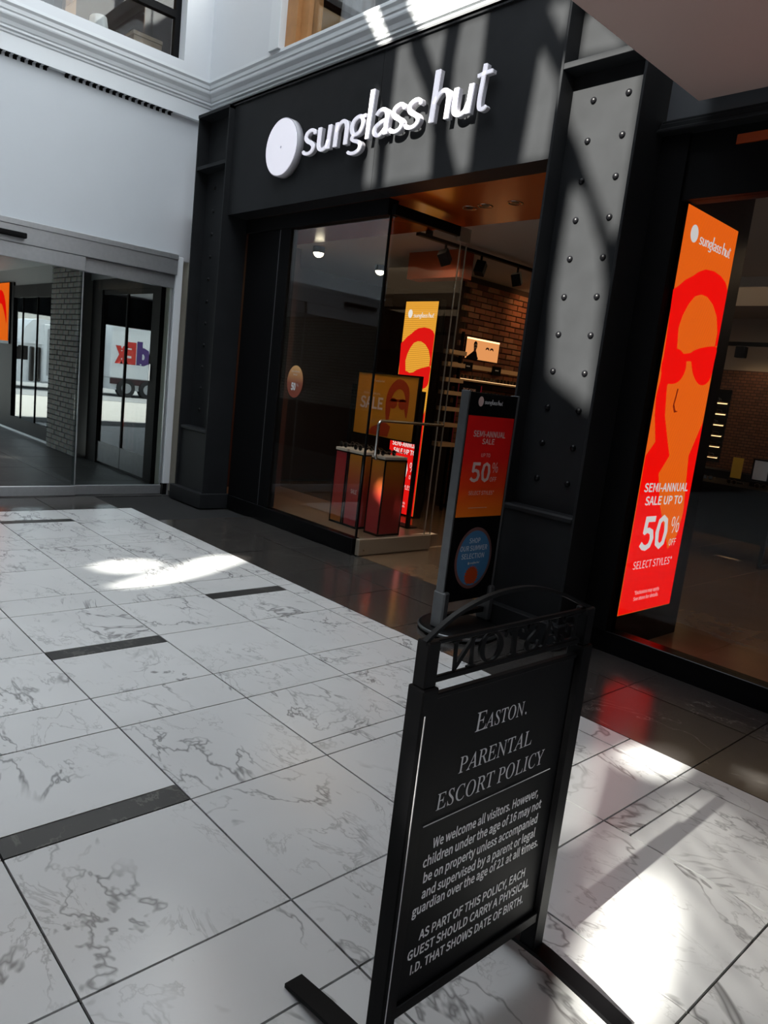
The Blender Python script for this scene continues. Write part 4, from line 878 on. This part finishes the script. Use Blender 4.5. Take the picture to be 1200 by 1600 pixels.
# ------------------------------------------------------------------ UNSEEN SHELL added behind and beside the camera to cut ambient light
struct(box('shade_wall_front', (-17.2, -14.2, -.2), (6.2, -14, 9.0), 'shell')); struct(box('shade_wall_right', (6, -14, -.2), (6.2, 4.4, 9.0), 'shell'))
we = setting('shade_wall_exterior', (-17, 0, 3)); box('upper_panel', (-17.2, -14, 2.9), (-17, 4.4, 9.0), 'shell', we); box('lower_panel', (-17.2, -14, 0), (-17, -1.0, 2.9), 'shell', we)
# ------------------------------------------------------------------ UNSEEN ROOF added as a sun mask, its openings shape the light
OUT = [(-17.0, -14), (6, -14), (6, 4.4), (-17.0, 4.4)]
SKY_HOLES = [[(x, -1.7), (x + 2.1, -1.7), (x + 2.1, 3.7), (x, 3.7)] for x in (-7.6, -5.2, -2.8, -.4, 2.0)]  # openings placed for ambient sky light, clear of the visible sun patches
SUN_HOLES = [[(-4.54, -4.38), (-4.46, -4.61), (-4.39, -5.57), (-4.52, -5.55)], [(-4.33, -3.98), (-4.22, -3.99), (-4.17, -4.17), (-3.97, -4.6), (-3.81, -5.13), (-3.77, -5.61), (-4.27, -5.6), (-4.31, -4.65)], [(-4.06, -3.98), (-3.84, -3.99), (-3.84, -4.5)], [(-3.68, -3.98), (-3.46, -3.98), (-3.44, -4.43), (-3.43, -4.88), (-3.4, -5.6), (-3.49, -5.6), (-3.63, -5.19), (-3.66, -4.87), (-3.69, -4.34)], [(-2.93, -4.54), (-2.75, -4.91), (-2.73, -5.63), (-2.93, -5.62)], [(-2.94, -4.12), (-2.76, -4.16), (-2.77, -4.49)], [(-2.72, -4.8), (-2.21, -4.83), (-2.15, -6.19), (-2.18, -6.35), (-2.37, -5.9), (-2.55, -5.43), (-2.68, -5.15)], [(-2.55, -5.81), (-2.44, -5.93), (-2.26, -6.42), (-2.18, -6.81), (-2.09, -7.98), (-2.44, -7.67), (-2.52, -6.93), (-2.54, -6.36)], [(-2.68, -4.58), (-2.33, -4.61), (-2.63, -4.18), (-2.69, -4.24)], [(-4.94, -3.16), (-4.81, -3.14), (-4.67, -3.54), (-4.71, -3.65)], [(-4.44, -3.26), (-4.03, -3.3), (-3.25, -3.47), (-3.19, -3.71), (-3.57, -3.69), (-3.99, -3.69), (-4.22, -3.68)], [(-4.6, -12.38), (-4.71, -12.15), (-4.63, -11.99), (-4.5, -11.96), (-4.32, -12.2), (-4.42, -12.34)], [(-4.1, -12.44), (-4.31, -12.01), (-4.62, -11.41), (-4.54, -11.23), (-4.41, -11.29), (-4.16, -11.78), (-4.03, -12.16), (-4.01, -12.4)], [(-0.94, -11.33), (-0.8, -11.2), (-0.71, -11.29), (-0.7, -11.45), (-0.88, -11.49)], [(-1.03, -11.53), (-1.0, -11.55), (-0.69, -12.23), (-0.71, -12.24)], [(-0.6, -10.8), (-0.58, -10.5), (-0.36, -11.14), (-0.51, -11.1)], [(-4.53, -8.96), (-4.47, -8.83), (-4.29, -9.04), (-4.35, -9.14)]]  # openings shaped to throw the sun patches on facade and floor


def clip(L, nrm, d):
    out = []
    for p, q in zip(L, L[1:] + L[:1]):
        a, b = p[0] * nrm[0] + p[1] * nrm[1] - d, q[0] * nrm[0] + q[1] * nrm[1] - d
        if a <= 0: out.append(p)
        if a * b < 0: t = a / (a - b); out.append((p[0] + t * (q[0] - p[0]), p[1] + t * (q[1] - p[1])))
    return out


# narrow slots added to dim the floor sun patch, full opening at its core
DIM_AREA = [(-0.61, -12.03), (-0.55, -11.93), (-0.6, -11.66), (-0.57, -11.41), (-0.34, -11.53), (-0.15, -12.06), (-0.08, -12.32), (0.02, -12.62), (-0.18, -12.89), (-0.31, -12.69), (-0.45, -12.4)]
CORE = [(-0.43, -12.28), (-0.4, -12.16), (-0.28, -12.28), (-0.21, -12.47), (-0.11, -12.76), (-0.2, -12.88), (-0.31, -12.69)]
DIM_AREA2 = [(-0.25, -11.68), (-0.22, -11.42), (0.11, -12.42), (0.06, -12.61)]
nb = (.5, .86)
for k in range(-130, 20):
    for B in (DIM_AREA, DIM_AREA2):
        d0 = k * .1; q = clip(clip(B, nb, d0 + .017), (-nb[0], -nb[1]), -d0)
        if len(q) >= 3: SUN_HOLES.append(q)
SUN_HOLES.append(CORE)
verts, edges = [], []
for L in [OUT] + SKY_HOLES + SUN_HOLES:
    k0 = len(verts); verts += [Vector(p) for p in L]; edges += [(k0 + i, k0 + (i + 1) % len(L)) for i in range(len(L))]
res = delaunay_2d_cdt(verts, edges, [], 0, 1e-5)


def inside(p, L):
    c = False
    for (x0, y0), (x1, y1) in zip(L, L[1:] + L[:1]):
        if (y0 > p.y) != (y1 > p.y) and p.x < (x1 - x0) * (p.y - y0) / (y1 - y0) + x0: c = not c
    return c


mb = MB(); vv = [mb.bm.verts.new((v.x, v.y, 9.0)) for v in res[0]]
for f in res[2]:
    ct = (res[0][f[0]] + res[0][f[1]] + res[0][f[2]]) / 3
    if not any(inside(ct, L) for L in SKY_HOLES + SUN_HOLES): mb.bm.faces.new([vv[i] for i in f])
ro = struct(mb.build('sun_gobo_roof', 'sun_gobo_roof')); sd = ro.modifiers.new('thickness', 'SOLIDIFY'); sd.thickness = .004; sd.offset = 1
